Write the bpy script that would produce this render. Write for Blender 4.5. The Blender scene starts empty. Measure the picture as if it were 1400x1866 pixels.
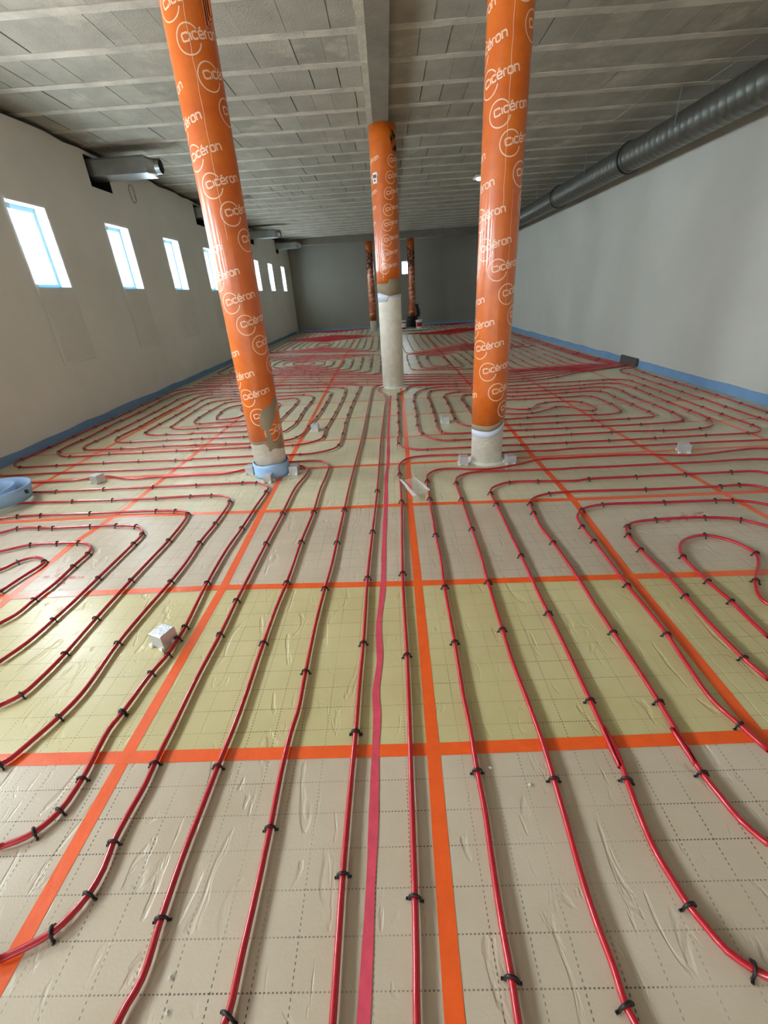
import bpy, bmesh, math, random
from mathutils import Vector, Matrix
random.seed(7)
C = bpy.context.scene.collection
SC = bpy.context.scene
PI = math.pi
R_ = math.radians

# ------------------------------------------------------------------ camera
cam = bpy.data.objects.new('camera', bpy.data.cameras.new('camera'))
C.objects.link(cam)
cam.data.sensor_fit = 'VERTICAL'
cam.data.sensor_height = 36.0
cam.data.lens = 36.0 * 780.0 / 1866.0
cam.data.clip_start = 0.02
cam.data.clip_end = 200
CAM_H = 1.49
rot = Matrix(((0.998405, 0.048, 0.029736), (0.004594, 0.455831, -0.890055), (-0.056277, 0.888771, 0.454883)))
cam.matrix_world = Matrix.Translation((0, 0, CAM_H)) @ rot.to_4x4()
SC.camera = cam

# ------------------------------------------------------------------ sky, exposure
world = bpy.data.worlds.new('sky'); SC.world = world
world.use_nodes = True
wn = world.node_tree.nodes
wn['Background'].inputs[0].default_value = (0.80, 0.92, 1.0, 1)
wn['Background'].inputs[1].default_value = 1.0
SC.view_settings.view_transform = 'Standard'
SC.view_settings.look = 'None'
SC.view_settings.gamma = 1.0
SC.view_settings.use_curve_mapping = False
SC.view_settings.exposure = -0.5
WINDOW_LIGHT = 52.0          # daylight in the film-covered panes of the left wall
NEAR_LIGHT = 108.0
FILL_LIGHT = 2.0            # fill light of the glazed front added behind the camera
SC.cycles.use_denoising = True
SC.cycles.max_bounces = 7
SC.cycles.diffuse_bounces = 4
SC.cycles.sample_clamp_indirect = 6.0

# ------------------------------------------------------------------ material helpers
def srgb(r, g, b):
    f = lambda c: (c/255/12.92) if c/255 <= 0.04045 else ((c/255+0.055)/1.055)**2.4
    return (f(r), f(g), f(b), 1)

def mat(name, col, rough=0.6, metal=0.0, var=0.0, scale=8.0, bump=0.0, bscale=40.0, coat=0.0, coat_rough=0.1,
        spec=0.5, emit=None, estr=0.0, dark=None, obj_var=0.0, detail=4, world=False, blotch=None):
    m = bpy.data.materials.new(name); m.use_nodes = True
    n = m.node_tree.nodes; l = m.node_tree.links
    p = n['Principled BSDF']
    p.inputs['Roughness'].default_value = rough
    p.inputs['Metallic'].default_value = metal
    p.inputs['Specular IOR Level'].default_value = spec
    p.inputs['Coat Weight'].default_value = coat
    p.inputs['Coat Roughness'].default_value = coat_rough
    p.inputs['Base Color'].default_value = col
    m.diffuse_color = col
    tc = n.new('ShaderNodeNewGeometry' if world else 'ShaderNodeTexCoord')
    CO = tc.outputs['Position' if world else 'Object']
    out = None
    if var or dark:
        nz = n.new('ShaderNodeTexNoise'); nz.inputs['Scale'].default_value = scale
        nz.inputs['Detail'].default_value = detail; nz.inputs['Roughness'].default_value = 0.6
        l.new(CO, nz.inputs['Vector'])
        rp = n.new('ShaderNodeValToRGB')
        d = dark if dark else tuple(c*(1-var) for c in col[:3])+(1,)
        b = tuple(min(1, c*(1+var)) for c in col[:3])+(1,) if not dark else col
        rp.color_ramp.elements[0].position = 0.32; rp.color_ramp.elements[1].position = 0.68
        rp.color_ramp.elements[0].color = d; rp.color_ramp.elements[1].color = b
        l.new(nz.outputs['Fac'], rp.inputs['Fac'])
        out = rp.outputs['Color']
        l.new(out, p.inputs['Base Color'])
    if obj_var:
        oi = n.new('ShaderNodeObjectInfo')
        mr = n.new('ShaderNodeMapRange')
        mr.inputs['To Min'].default_value = 1-obj_var; mr.inputs['To Max'].default_value = 1+obj_var
        l.new(oi.outputs['Random'], mr.inputs['Value'])
        mx = n.new('ShaderNodeMix'); mx.data_type = 'RGBA'; mx.blend_type = 'MULTIPLY'
        mx.inputs[0].default_value = 1
        if out: l.new(out, mx.inputs[6])
        else: mx.inputs[6].default_value = col
        l.new(mr.outputs[0], mx.inputs[7])
        l.new(mx.outputs[2], p.inputs['Base Color']); out = mx.outputs[2]
    if blotch:                                                     # thin smears of pale mortar
        nk = n.new('ShaderNodeTexNoise'); nk.inputs['Scale'].default_value = 1.1; nk.inputs['Detail'].default_value = 8
        nk.inputs['Roughness'].default_value = 0.7
        l.new(CO, nk.inputs['Vector'])
        mk = n.new('ShaderNodeMapRange'); mk.inputs['From Min'].default_value = .57; mk.inputs['From Max'].default_value = .72
        mk.inputs['To Max'].default_value = .55
        l.new(nk.outputs['Fac'], mk.inputs['Value'])
        mb_ = n.new('ShaderNodeMix'); mb_.data_type = 'RGBA'
        l.new(mk.outputs[0], mb_.inputs[0])
        if out: l.new(out, mb_.inputs[6])
        else: mb_.inputs[6].default_value = col
        mb_.inputs[7].default_value = blotch
        l.new(mb_.outputs[2], p.inputs['Base Color'])
    if bump:
        nb = n.new('ShaderNodeTexNoise'); nb.inputs['Scale'].default_value = bscale
        nb.inputs['Detail'].default_value = 5
        l.new(CO, nb.inputs['Vector'])
        bp = n.new('ShaderNodeBump'); bp.inputs['Strength'].default_value = bump
        bp.inputs['Distance'].default_value = 0.01
        l.new(nb.outputs['Fac'], bp.inputs['Height']); l.new(bp.outputs[0], p.inputs['Normal'])
    if emit:
        p.inputs['Emission Color'].default_value = emit
        p.inputs['Emission Strength'].default_value = estr
    return m

def film_mat(name, alpha, col=(0.85, 0.88, 0.88, 1), rough=0.25):
    m = bpy.data.materials.new(name); m.use_nodes = True
    n = m.node_tree.nodes; l = m.node_tree.links
    p = n['Principled BSDF']
    p.inputs['Base Color'].default_value = col
    p.inputs['Roughness'].default_value = rough
    p.inputs['Alpha'].default_value = alpha
    return m

def panel_mat(name, col, dark):
    """Facing of the insulation panels: printed 10 cm grid of dotted lines, dents and scuffs."""
    m = bpy.data.materials.new(name); m.use_nodes = True
    n = m.node_tree.nodes; l = m.node_tree.links
    p = n['Principled BSDF']
    p.inputs['Roughness'].default_value = 0.34
    p.inputs['Specular IOR Level'].default_value = 0.45
    geo = n.new('ShaderNodeNewGeometry')
    sep = n.new('ShaderNodeSeparateXYZ'); l.new(geo.outputs['Position'], sep.inputs[0])
    def M(op, a, b=None, c=None):
        k = n.new('ShaderNodeMath'); k.operation = op
        for i, v in enumerate((a, b, c)):
            if v is None: continue
            if isinstance(v, (int, float)): k.inputs[i].default_value = v
            else: l.new(v, k.inputs[i])
        return k.outputs[0]
    def line(a, b, w, dash):
        f = M('FRACT', M('MULTIPLY_ADD', a, 10.0, 100.1))           # a line every 10 cm
        near = M('LESS_THAN', M('ABSOLUTE', M('SUBTRACT', f, 0.5)), w)
        d = M('LESS_THAN', M('FRACT', M('MULTIPLY_ADD', b, dash, 1000.0)), 0.5)
        return M('MULTIPLY', near, d)
    lx = line(M('ADD', sep.outputs[0], 0.05), sep.outputs[1], 0.015, 80.0)
    ly = line(M('ADD', sep.outputs[1], 0.05), sep.outputs[0], 0.017, 95.0)
    ink = M('MINIMUM', M('ADD', lx, ly), 1.0)
    worn = n.new('ShaderNodeTexNoise'); worn.inputs['Scale'].default_value = 2.2
    l.new(geo.outputs['Position'], worn.inputs['Vector'])
    wr = n.new('ShaderNodeMapRange'); wr.inputs['From Min'].default_value = 0.38; wr.inputs['From Max'].default_value = 0.62
    wr.inputs['To Min'].default_value = 0.25; wr.inputs['To Max'].default_value = 0.9
    l.new(worn.outputs['Fac'], wr.inputs['Value'])
    ink = M('MULTIPLY', ink, wr.outputs[0])
    nz = n.new('ShaderNodeTexNoise'); nz.inputs['Scale'].default_value = 1.7; nz.inputs['Detail'].default_value = 6
    nz.inputs['Roughness'].default_value = 0.62
    l.new(geo.outputs['Position'], nz.inputs['Vector'])
    rp = n.new('ShaderNodeValToRGB')
    rp.color_ramp.elements[0].position = 0.3; rp.color_ramp.elements[1].position = 0.72
    rp.color_ramp.elements[0].color = dark; rp.color_ramp.elements[1].color = col
    l.new(nz.outputs['Fac'], rp.inputs['Fac'])
    oi = n.new('ShaderNodeObjectInfo')
    mr = n.new('ShaderNodeMapRange'); mr.inputs['To Min'].default_value = 0.93; mr.inputs['To Max'].default_value = 1.06
    l.new(oi.outputs['Random'], mr.inputs['Value'])
    mv = n.new('ShaderNodeMix'); mv.data_type = 'RGBA'; mv.blend_type = 'MULTIPLY'; mv.inputs[0].default_value = 1
    l.new(rp.outputs[0], mv.inputs[6]); l.new(mr.outputs[0], mv.inputs[7])
    mi = n.new('ShaderNodeMix'); mi.data_type = 'RGBA'
    l.new(ink, mi.inputs[0]); l.new(mv.outputs[2], mi.inputs[6]); mi.inputs[7].default_value = (0.03, 0.025, 0.02, 1)
    l.new(mi.outputs[2], p.inputs['Base Color'])
    # dents: stretched noise, thresholded; plus a soft waviness
    mp = n.new('ShaderNodeMapping'); mp.inputs['Rotation'].default_value = (0, 0, 0.5); mp.inputs['Scale'].default_value = (9, 3.2, 1)
    l.new(geo.outputs['Position'], mp.inputs[0])
    dn = n.new('ShaderNodeTexNoise'); dn.inputs['Scale'].default_value = 1.6; dn.inputs['Detail'].default_value = 3
    dn.inputs['Distortion'].default_value = 1.2
    l.new(mp.outputs[0], dn.inputs['Vector'])
    dr = n.new('ShaderNodeMapRange'); dr.inputs['From Min'].default_value = 0.60; dr.inputs['From Max'].default_value = 0.70
    l.new(dn.outputs['Fac'], dr.inputs['Value'])
    fb = n.new('ShaderNodeTexNoise'); fb.inputs['Scale'].default_value = 130; fb.inputs['Detail'].default_value = 3
    l.new(geo.outputs['Position'], fb.inputs['Vector'])
    h = M('ADD', M('MULTIPLY', dr.outputs[0], -0.8), M('MULTIPLY', fb.outputs['Fac'], 0.16))
    bp = n.new('ShaderNodeBump'); bp.inputs['Strength'].default_value = 0.5; bp.inputs['Distance'].default_value = 0.005
    l.new(h, bp.inputs['Height']); l.new(bp.outputs[0], p.inputs['Normal'])
    return m

# ------------------------------------------------------------------ mesh helpers
def make_mesh(name, verts, faces, m=None, smooth=False):
    me = bpy.data.meshes.new(name)
    me.from_pydata([tuple(v) for v in verts], [], faces)
    if m is not None:
        for k in (m if isinstance(m, (list, tuple)) else [m]): me.materials.append(k)
    if smooth: me.polygons.foreach_set('use_smooth', [True]*len(me.polygons))
    me.update()
    return me

def link(name, me, parent=None, loc=None, rotz=None):
    o = bpy.data.objects.new(name, me); C.objects.link(o)
    if parent is not None: o.parent = parent
    if loc is not None: o.location = loc
    if rotz is not None: o.rotation_euler = (0, 0, rotz)
    return o

def tag(o, label=None, cat=None, group=None, kind=None):
    if label: o['label'] = label
    if cat: o['category'] = cat
    if group: o['group'] = group
    if kind: o['kind'] = kind
    return o

def empty(name, loc=(0, 0, 0), rotz=0):
    o = bpy.data.objects.new(name, None); C.objects.link(o)
    o.empty_display_size = 0.1
    o.location = loc; o.rotation_euler = (0, 0, rotz)
    return o

class MB:
    def __init__(s): s.v = []; s.f = []
    def box(s, x0, x1, y0, y1, z0, z1):
        b = len(s.v)
        s.v += [(x, y, z) for z in (z0, z1) for y in (y0, y1) for x in (x0, x1)]
        s.f += [tuple(b+i for i in q) for q in ((0, 2, 3, 1), (4, 5, 7, 6), (0, 1, 5, 4), (2, 6, 7, 3), (0, 4, 6, 2), (1, 3, 7, 5))]
        return s
    def bevbox(s, x0, x1, y0, y1, z0, z1, c):
        """box with its four upper edges chamfered"""
        b = len(s.v)
        s.v += [(x, y, z0) for x, y in ((x0, y0), (x1, y0), (x1, y1), (x0, y1))]
        s.v += [(x, y, z1-c) for x, y in ((x0, y0), (x1, y0), (x1, y1), (x0, y1))]
        s.v += [(x, y, z1) for x, y in ((x0+c, y0+c), (x1-c, y0+c), (x1-c, y1-c), (x0+c, y1-c))]
        s.f += [(b+3, b+2, b+1, b)]
        for k in (0, 4):
            for i in range(4):
                j = (i+1) % 4
                s.f.append((b+k+i, b+k+j, b+k+4+j, b+k+4+i))
        s.f.append((b+8, b+9, b+10, b+11))
        return s
    def tube(s, pts, r, n=8, closed=False, cap=True):
        pts = [Vector(p) for p in pts]; b = len(s.v); N = len(pts)
        up = Vector((0, 0, 1))
        for i, p in enumerate(pts):
            a = pts[(i-1) % N] if (closed or i) else pts[0]
            c = pts[(i+1) % N] if (closed or i < N-1) else pts[-1]
            t = (c-a)
            if t.length < 1e-9: t = Vector((1, 0, 0))
            t.normalize()
            sd = t.cross(up)
            if sd.length < 1e-4: sd = t.cross(Vector((0, 1, 0)))
            sd.normalize(); w = sd.cross(t)
            for k in range(n):
                q = 2*PI*k/n
                s.v.append(tuple(p + sd*(r*math.cos(q)) + w*(r*math.sin(q))))
        for i in range(N if closed else N-1):
            j = (i+1) % N
            for k in range(n):
                k2 = (k+1) % n
                s.f.append((b+i*n+k, b+i*n+k2, b+j*n+k2, b+j*n+k))
        if cap and not closed:
            s.f.append(tuple(b+k for k in range(n)))
            s.f.append(tuple(b+(N-1)*n+k for k in reversed(range(n))))
        return s
    def strip(s, pts, w, z=0.0, t=0.0006):
        """flat ribbon following 2-D points, with a little thickness"""
        b = len(s.v); N = len(pts)
        for i, p in enumerate(pts):
            a = Vector(pts[max(i-1, 0)][:2]); c = Vector(pts[min(i+1, N-1)][:2])
            d = (c-a).normalized(); nrm = Vector((-d.y, d.x))
            ww = w[i] if isinstance(w, (list, tuple)) else w
            for sg in (-1, 1):
                q = Vector(p[:2]) + nrm*(sg*ww/2)
                s.v += [(q.x, q.y, z), (q.x, q.y, z+t)]
        for i in range(N-1):
            q = b+4*i; e = q+4
            s.f += [(q+1, e+1, e+3, q+3), (q, q+2, e+2, e), (q, e, e+1, q+1), (q+2, q+3, e+3, e+2)]
        e = b+4*(N-1)
        s.f += [(b, b+1, b+3, b+2), (e, e+2, e+3, e+1)]
        return s
    def lathe(s, prof, n=24):
        b = len(s.v)
        for r, z in prof:
            for k in range(n):
                q = 2*PI*k/n
                s.v.append((r*math.cos(q), r*math.sin(q), z))
        for i in range(len(prof)-1):
            for k in range(n):
                k2 = (k+1) % n
                s.f.append((b+i*n+k, b+i*n+k2, b+(i+1)*n+k2, b+(i+1)*n+k))
        s.f.append(tuple(b+k for k in reversed(range(n))))
        s.f.append(tuple(b+(len(prof)-1)*n+k for k in range(n)))
        return s
    def mesh(s, name, m, smooth=False): return make_mesh(name, s.v, s.f, m, smooth)
    def build(s, name, m, parent=None, smooth=False): return link(name, s.mesh(name, m, smooth), parent)

def catmull(pts, step):
    """centripetal-ish smooth curve through 2-D points, resampled"""
    P = [Vector(p[:2]) for p in pts]
    Q = [P[0]]
    for p in P[1:]:
        if (p-Q[-1]).length > 0.012: Q.append(p)
    P = Q
    if len(P) < 3: return P
    P = [P[0]*2-P[1]] + P + [P[-1]*2-P[-2]]
    out = []
    for i in range(1, len(P)-2):
        p0, p1, p2, p3 = P[i-1:i+3]
        t0 = 0; t1 = t0+max(1e-4, (p1-p0).length)**0.5; t2 = t1+max(1e-4, (p2-p1).length)**0.5; t3 = t2+max(1e-4, (p3-p2).length)**0.5
        n = max(1, int(math.ceil((p2-p1).length/step)))
        for k in range(n):
            t = t1+(t2-t1)*k/n
            a1 = p0*((t1-t)/(t1-t0))+p1*((t-t0)/(t1-t0)); a2 = p1*((t2-t)/(t2-t1))+p2*((t-t1)/(t2-t1)); a3 = p2*((t3-t)/(t3-t2))+p3*((t-t2)/(t3-t2))
            b1 = a1*((t2-t)/(t2-t0))+a2*((t-t0)/(t2-t0)); b2 = a2*((t3-t)/(t3-t1))+a3*((t-t1)/(t3-t1))
            out.append(b1*((t2-t)/(t2-t1))+b2*((t-t1)/(t2-t1)))
    out.append(P[-2])
    return out

# ------------------------------------------------------------------ materials
M = {}
M['panel_grey'] = panel_mat('panel_grey', srgb(204, 190, 168), srgb(184, 168, 144))
M['panel_green'] = panel_mat('panel_green', srgb(210, 198, 150), srgb(190, 176, 126))
M['panel_olive'] = panel_mat('panel_olive', srgb(216, 206, 174), srgb(196, 186, 154))
M['slab'] = mat('slab', srgb(90, 82, 70), 0.9)
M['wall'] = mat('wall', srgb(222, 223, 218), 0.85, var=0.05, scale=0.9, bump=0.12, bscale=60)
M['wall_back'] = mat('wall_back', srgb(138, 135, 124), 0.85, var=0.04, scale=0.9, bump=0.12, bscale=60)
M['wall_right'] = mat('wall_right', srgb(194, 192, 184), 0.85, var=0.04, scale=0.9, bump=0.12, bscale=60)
M['block'] = mat('block', srgb(152, 146, 133), 0.95, var=0.16, scale=2.4, bump=0.6, bscale=60, obj_var=0.09, world=True, detail=8, blotch=srgb(206, 198, 178))
M['joist'] = mat('joist', srgb(184, 177, 163), 0.9, var=0.22, scale=3.5, bump=0.5, bscale=40, world=True, detail=8)
M['concrete_beam'] = mat('concrete_beam', srgb(122, 114, 100), 0.85, var=0.16, scale=3.0, bump=0.3, bscale=30)
M['concrete_soffit'] = mat('concrete_soffit', srgb(112, 106, 94), 0.85, var=0.12, scale=3.0, bump=0.3, bscale=30)
M['mortar'] = mat('mortar', srgb(182, 174, 158), 0.95, var=0.15, scale=6.0, bump=0.7, bscale=50)
M['black'] = mat('shade_black', srgb(12, 11, 10), 0.9)  # stands in for deep shade in gaps and openings
M['pipe'] = mat('pipe_red', srgb(180, 19, 36), 0.27, coat=0.6, coat_rough=0.16, var=0.04, scale=4)
M['clip'] = mat('clip_black', srgb(18, 17, 18), 0.45)
M['tape'] = mat('tape_orange', srgb(242, 96, 36), 0.30, var=0.06, scale=14, bump=0.25, bscale=22, coat=0.3, coat_rough=0.25)
M['paint'] = mat('paint_pink', srgb(214, 72, 92), 0.55, var=0.12, scale=30)
M['foam_left'] = mat('foam_blue', srgb(112, 148, 188), 0.6, var=0.06, scale=5)
M['foam'] = mat('foam_pale_blue', srgb(160, 196, 236), 0.5, var=0.04, scale=6)
M['foil'] = mat('foil', srgb(214, 216, 220), 0.38, metal=0.6, bump=0.35, bscale=60)
M['foamwhite'] = mat('foam_white', srgb(236, 234, 224), 0.8, bump=0.6, bscale=80)
M['concrete'] = mat('concrete_pale', srgb(242, 237, 224), 0.8, var=0.08, scale=10, bump=0.5, bscale=60)
M['card'] = mat('card_grey', srgb(150, 136, 112), 0.75, var=0.06, scale=6)
M['whitefilm'] = mat('film_white', srgb(214, 220, 238), 0.35, var=0.04, scale=6)
M['logo'] = mat('print_highlight_white', srgb(248, 206, 178), 0.4, coat=0.3)
M['sticker'] = mat('sticker_white', srgb(230, 228, 222), 0.5)
M['ink'] = mat('ink_black', srgb(24, 24, 26), 0.6)
M['steel'] = mat('galvanised', srgb(176, 180, 180), 0.34, metal=0.9, var=0.1, scale=5, bump=0.06, bscale=30)
M['steel_dark'] = mat('galvanised_dull', srgb(120, 120, 114), 0.40, metal=0.8, var=0.12, scale=5)
M['frame'] = mat('window_frame_pvc', srgb(150, 200, 226), 0.35)
M['pane'] = mat('window_pane_backlit', (0.8, 0.9, 1, 1), 0.4, emit=(0.80, 0.94, 1.0, 1), estr=WINDOW_LIGHT)
M['pane_near'] = mat('window_pane_clear', (0.8, 0.9, 1, 1), 0.4, emit=(0.86, 0.95, 1.0, 1), estr=NEAR_LIGHT)
M['pane_fill'] = mat('fill_pane_glow', (0.8, 0.9, 1, 1), 0.4, emit=(1.0, 0.96, 0.88, 1), estr=FILL_LIGHT)
M['film'] = film_mat('film_clear', 0.10, col=(0.95, 0.96, 0.96, 1))
M['film_fold'] = film_mat('film_folded', 0.70, col=(0.95, 0.96, 0.95, 1), rough=0.35)
M['bag'] = film_mat('bag_clear', 0.22, rough=0.12)
M['bag_edge'] = film_mat('bag_edge', 0.85, col=(0.86, 0.88, 0.92, 1), rough=0.2)
M['greybox'] = mat('grey_sleeve', srgb(72, 72, 68), 0.7)
M['lamp'] = mat('lamp_glow', (1, 1, 1, 1), 0.4, emit=(1, 1, 0.96, 1), estr=12)
M['red_plastic'] = mat('red_plastic', srgb(168, 24, 28), 0.4)
M['white_plastic'] = mat('white_plastic', srgb(224, 222, 216), 0.4)
M['board'] = mat('board_pale', srgb(200, 196, 176), 0.8)

def soot_mat():
    m = film_mat('soot', 1.0, srgb(26, 18, 12), .8)
    n = m.node_tree.nodes; l = m.node_tree.links
    tc = n.new('ShaderNodeTexCoord'); nz = n.new('ShaderNodeTexNoise'); nz.inputs['Scale'].default_value = 14; nz.inputs['Detail'].default_value = 6
    mr = n.new('ShaderNodeMapRange'); mr.inputs['From Min'].default_value = .40; mr.inputs['From Max'].default_value = .62
    l.new(tc.outputs['Object'], nz.inputs['Vector']); l.new(nz.outputs['Fac'], mr.inputs['Value']); l.new(mr.outputs[0], n['Principled BSDF'].inputs['Alpha'])
    return m
M['soot'] = soot_mat()
def orange_mat():
    """Glossy orange wrap of the column formwork tube, with faint brown mottling and soot near some tops."""
    m = mat('tube_orange', srgb(224, 112, 22), 0.34, coat=0.5, coat_rough=0.10, dark=srgb(204, 92, 14), scale=5.0, bump=0.12, bscale=9.0)
    return m
M['orange'] = orange_mat()
M['orange_sooty'] = mat('tube_orange_sooty', srgb(206, 96, 22), 0.4, coat=0.4, coat_rough=0.2, dark=srgb(120, 52, 16), scale=2.6, detail=6)

# ------------------------------------------------------------------ room shell
XL, XR, YB, YF, ZC = -4.36, 4.60, -5.0, 22.6, 3.66

def wall_x(name, x0, x1, y0, y1, z0, z1, holes, m):
    """solid wall between x0 and x1 with rectangular openings (ya, yb, za, zb)"""
    ys = sorted({y0, y1} | {h[0] for h in holes} | {h[1] for h in holes})
    zs = sorted({z0, z1} | {h[2] for h in holes} | {h[3] for h in holes})
    solid = lambda i, j: 0 <= i < len(ys)-1 and 0 <= j < len(zs)-1 and not any(
        h[0] <= (ys[i]+ys[i+1])/2 <= h[1] and h[2] <= (zs[j]+zs[j+1])/2 <= h[3] for h in holes)
    V = []; F = []; ix = {}
    def v(x, y, z):
        k = (x, y, z)
        if k not in ix: ix[k] = len(V); V.append(k)
        return ix[k]
    for i in range(len(ys)-1):
        for j in range(len(zs)-1):
            if not solid(i, j): continue
            a, b, c, d = ys[i], ys[i+1], zs[j], zs[j+1]
            F.append((v(x1, a, c), v(x1, b, c), v(x1, b, d), v(x1, a, d)))
            F.append((v(x0, a, c), v(x0, a, d), v(x0, b, d), v(x0, b, c)))
            if not solid(i-1, j): F.append((v(x0, a, c), v(x1, a, c), v(x1, a, d), v(x0, a, d)))
            if not solid(i+1, j): F.append((v(x0, b, c), v(x0, b, d), v(x1, b, d), v(x1, b, c)))
            if not solid(i, j-1): F.append((v(x0, a, c), v(x0, b, c), v(x1, b, c), v(x1, a, c)))
            if not solid(i, j+1): F.append((v(x0, a, d), v(x1, a, d), v(x1, b, d), v(x0, b, d)))
    o = link(name, make_mesh(name, V, F, m)); o['kind'] = 'structure'
    return o

WIN_Y = [6.36, 8.36, 10.33, 12.40, 14.48, 16.66, 18.68, 20.9]      # centres of the visible windows
WIN_BACK = [4.3, 2.2, 0.1, -2.0, -4.0]                                  # the same row goes on behind the camera
WZ0, WZ1, WW = 1.79, 2.71, 0.66
DUCT_Y = [(7.97, 8.54), (12.00, 12.55), (16.38, 16.92), (20.14, 20.62)]
holes = [(y-WW/2, y+WW/2, WZ0, WZ1) for y in WIN_Y+WIN_BACK]
holes += [(a, b, 3.17, 3.56) for a, b in DUCT_Y]
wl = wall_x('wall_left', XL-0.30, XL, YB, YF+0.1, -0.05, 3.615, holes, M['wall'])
for a, b in DUCT_Y:                                               # black linings paint the shade into the openings round the duct boxes
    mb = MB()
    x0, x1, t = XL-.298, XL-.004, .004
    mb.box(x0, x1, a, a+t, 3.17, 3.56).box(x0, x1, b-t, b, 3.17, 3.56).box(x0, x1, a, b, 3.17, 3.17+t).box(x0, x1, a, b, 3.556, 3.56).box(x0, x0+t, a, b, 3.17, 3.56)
    mb.build('recess_shade', M['black'], wl)
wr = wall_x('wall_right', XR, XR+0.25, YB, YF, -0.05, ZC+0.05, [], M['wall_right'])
# back wall stands a touch askew, with one high window
BW = [(0.76, 1.16, 2.20, 2.72)]
def wall_y(name, y0, y1, x0, x1, z0, z1, holes, m):
    o = wall_x(name, y0, y1, x0, x1, z0, z1, holes, m)
    for v in o.data.vertices: v.co = (v.co.y, v.co.x, v.co.z)
    o.data.flip_normals()
    return o
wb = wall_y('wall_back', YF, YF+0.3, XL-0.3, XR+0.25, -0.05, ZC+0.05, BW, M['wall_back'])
wf = wall_y('wall_front', YB-0.3, YB, XL-0.3, XR+0.25, -0.05, ZC+0.05, [(-3.4, 3.4, 0.1, 2.8)], M['wall'])
# black backing added behind the left wall to stop light leaks: the shadow gap above it and the duct openings end here
ol = MB().box(XL-0.46, XL-0.44, YB-0.3, YF+0.3, 3.10, 3.75).build('leak_block_1', M['black']); ol['kind'] = 'structure'

def window(name, y, pm='pane'):
    w = empty(name, (XL-0.17, y, (WZ0+WZ1)/2)); w['kind'] = 'structure'
    h = (WZ1-WZ0)/2; a = WW/2
    f = MB(); t = 0.055
    f.box(-.03, .03, -a, -a+t, -h, h).box(-.03, .03, a-t, a, -h, h).box(-.03, .03, -a+t, a-t, h-t, h).box(-.03, .03, -a+t, a-t, -h, -h+t)
    link('window_frame', f.mesh('window_frame', M['frame']), w)
    p = MB().box(-.012, -.002, -a+t, a-t, -h+t, h-t)
    link('pane', p.mesh('pane', M[pm]), w)
    s = MB().box(.03, .17, -a, a, -h, -h+.012)
    link('window_sill', s.mesh('window_sill', M['frame']), w)
    return w
for i, y in enumerate(WIN_Y+WIN_BACK): window('window_%d' % (i+1), y, 'pane' if y > 5 else 'pane_near')
# high window in the back wall
w = empty('window_%d' % (len(WIN_Y+WIN_BACK)+1), (0.96, YF+0.12, 2.46)); w['kind'] = 'structure'
f = MB(); f.box(-.2, -.17, -.02, .02, -.26, .26).box(.17, .2, -.02, .02, -.26, .26).box(-.17, .17, -.02, .02, .23, .26).box(-.17, .17, -.02, .02, -.26, -.23)
link('window_frame', f.mesh('window_frame_back', M['frame']), w)
link('pane', MB().box(-.17, .17, -.005, .005, -.23, .23).mesh('pane_back', M['pane']), w)
# unseen glazed front added behind the camera as a fill light
w = empty('fill_door_1', (0, YB-0.15, 1.45)); w['kind'] = 'structure'
f = MB()
for x in (-3.4, -1.7, 0, 1.7, 3.34): f.box(x, x+.06, -.03, .03, -1.35, 1.35)
f.box(-3.4, 3.4, -.03, .03, 1.28, 1.35).box(-3.4, 3.4, -.03, .03, -1.35, -1.28)
link('fill_door_frame', f.mesh('fill_door_frame', M['frame']), w)
for i in range(4): link('pane', MB().box(-3.34+1.7*i, -1.70+1.7*i, -.006, .006, -1.28, 1.28).mesh('pane_fill', M['pane_fill']), w)

# ------------------------------------------------------------------ floor: slab + insulation panels
floor = MB().box(XL-0.3, XR+0.25, YB-0.3, YF+0.3, -0.20, -0.045).build('floor', M['slab']); floor['kind'] = 'structure'
PX = [XL+.012, -3.50, -2.33, -1.065, 0.100, 1.33, 2.48, 3.66, XR-.012]
ROWY = [1.012, 2.01, 3.03, 3.95, 4.81] + [4.81+0.98*k for k in range(1, 19)]
PY = [-4.9, -3.0, -2.0, -1.0, 0.012] + [y for y in ROWY if y < YF-.3] + [YF-.01]
cache = {}
for j in range(len(PY)-1):
    for i in range(len(PX)-1):
        sx = round(PX[i+1]-PX[i]-.002, 3); sy = round(PY[j+1]-PY[j]-.002, 3)
        g = (PY[j] > 0.9 and PY[j] < 1.1) or (PY[j] > 2.9 and (j % 2 == 1))
        mk = 'panel_green' if 0.9 < PY[j] < 1.1 else ('panel_grey' if PY[j] < 2.9 else 'panel_olive')
        key = (sx, sy, mk)
        if key not in cache:
            cache[key] = MB().bevbox(0, sx, 0, sy, -.045, 0, .0015).mesh('insulation_panel', M[mk])
        link('insulation_panel', cache[key], floor, (PX[i]+.001, PY[j]+.001, 0))

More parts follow.
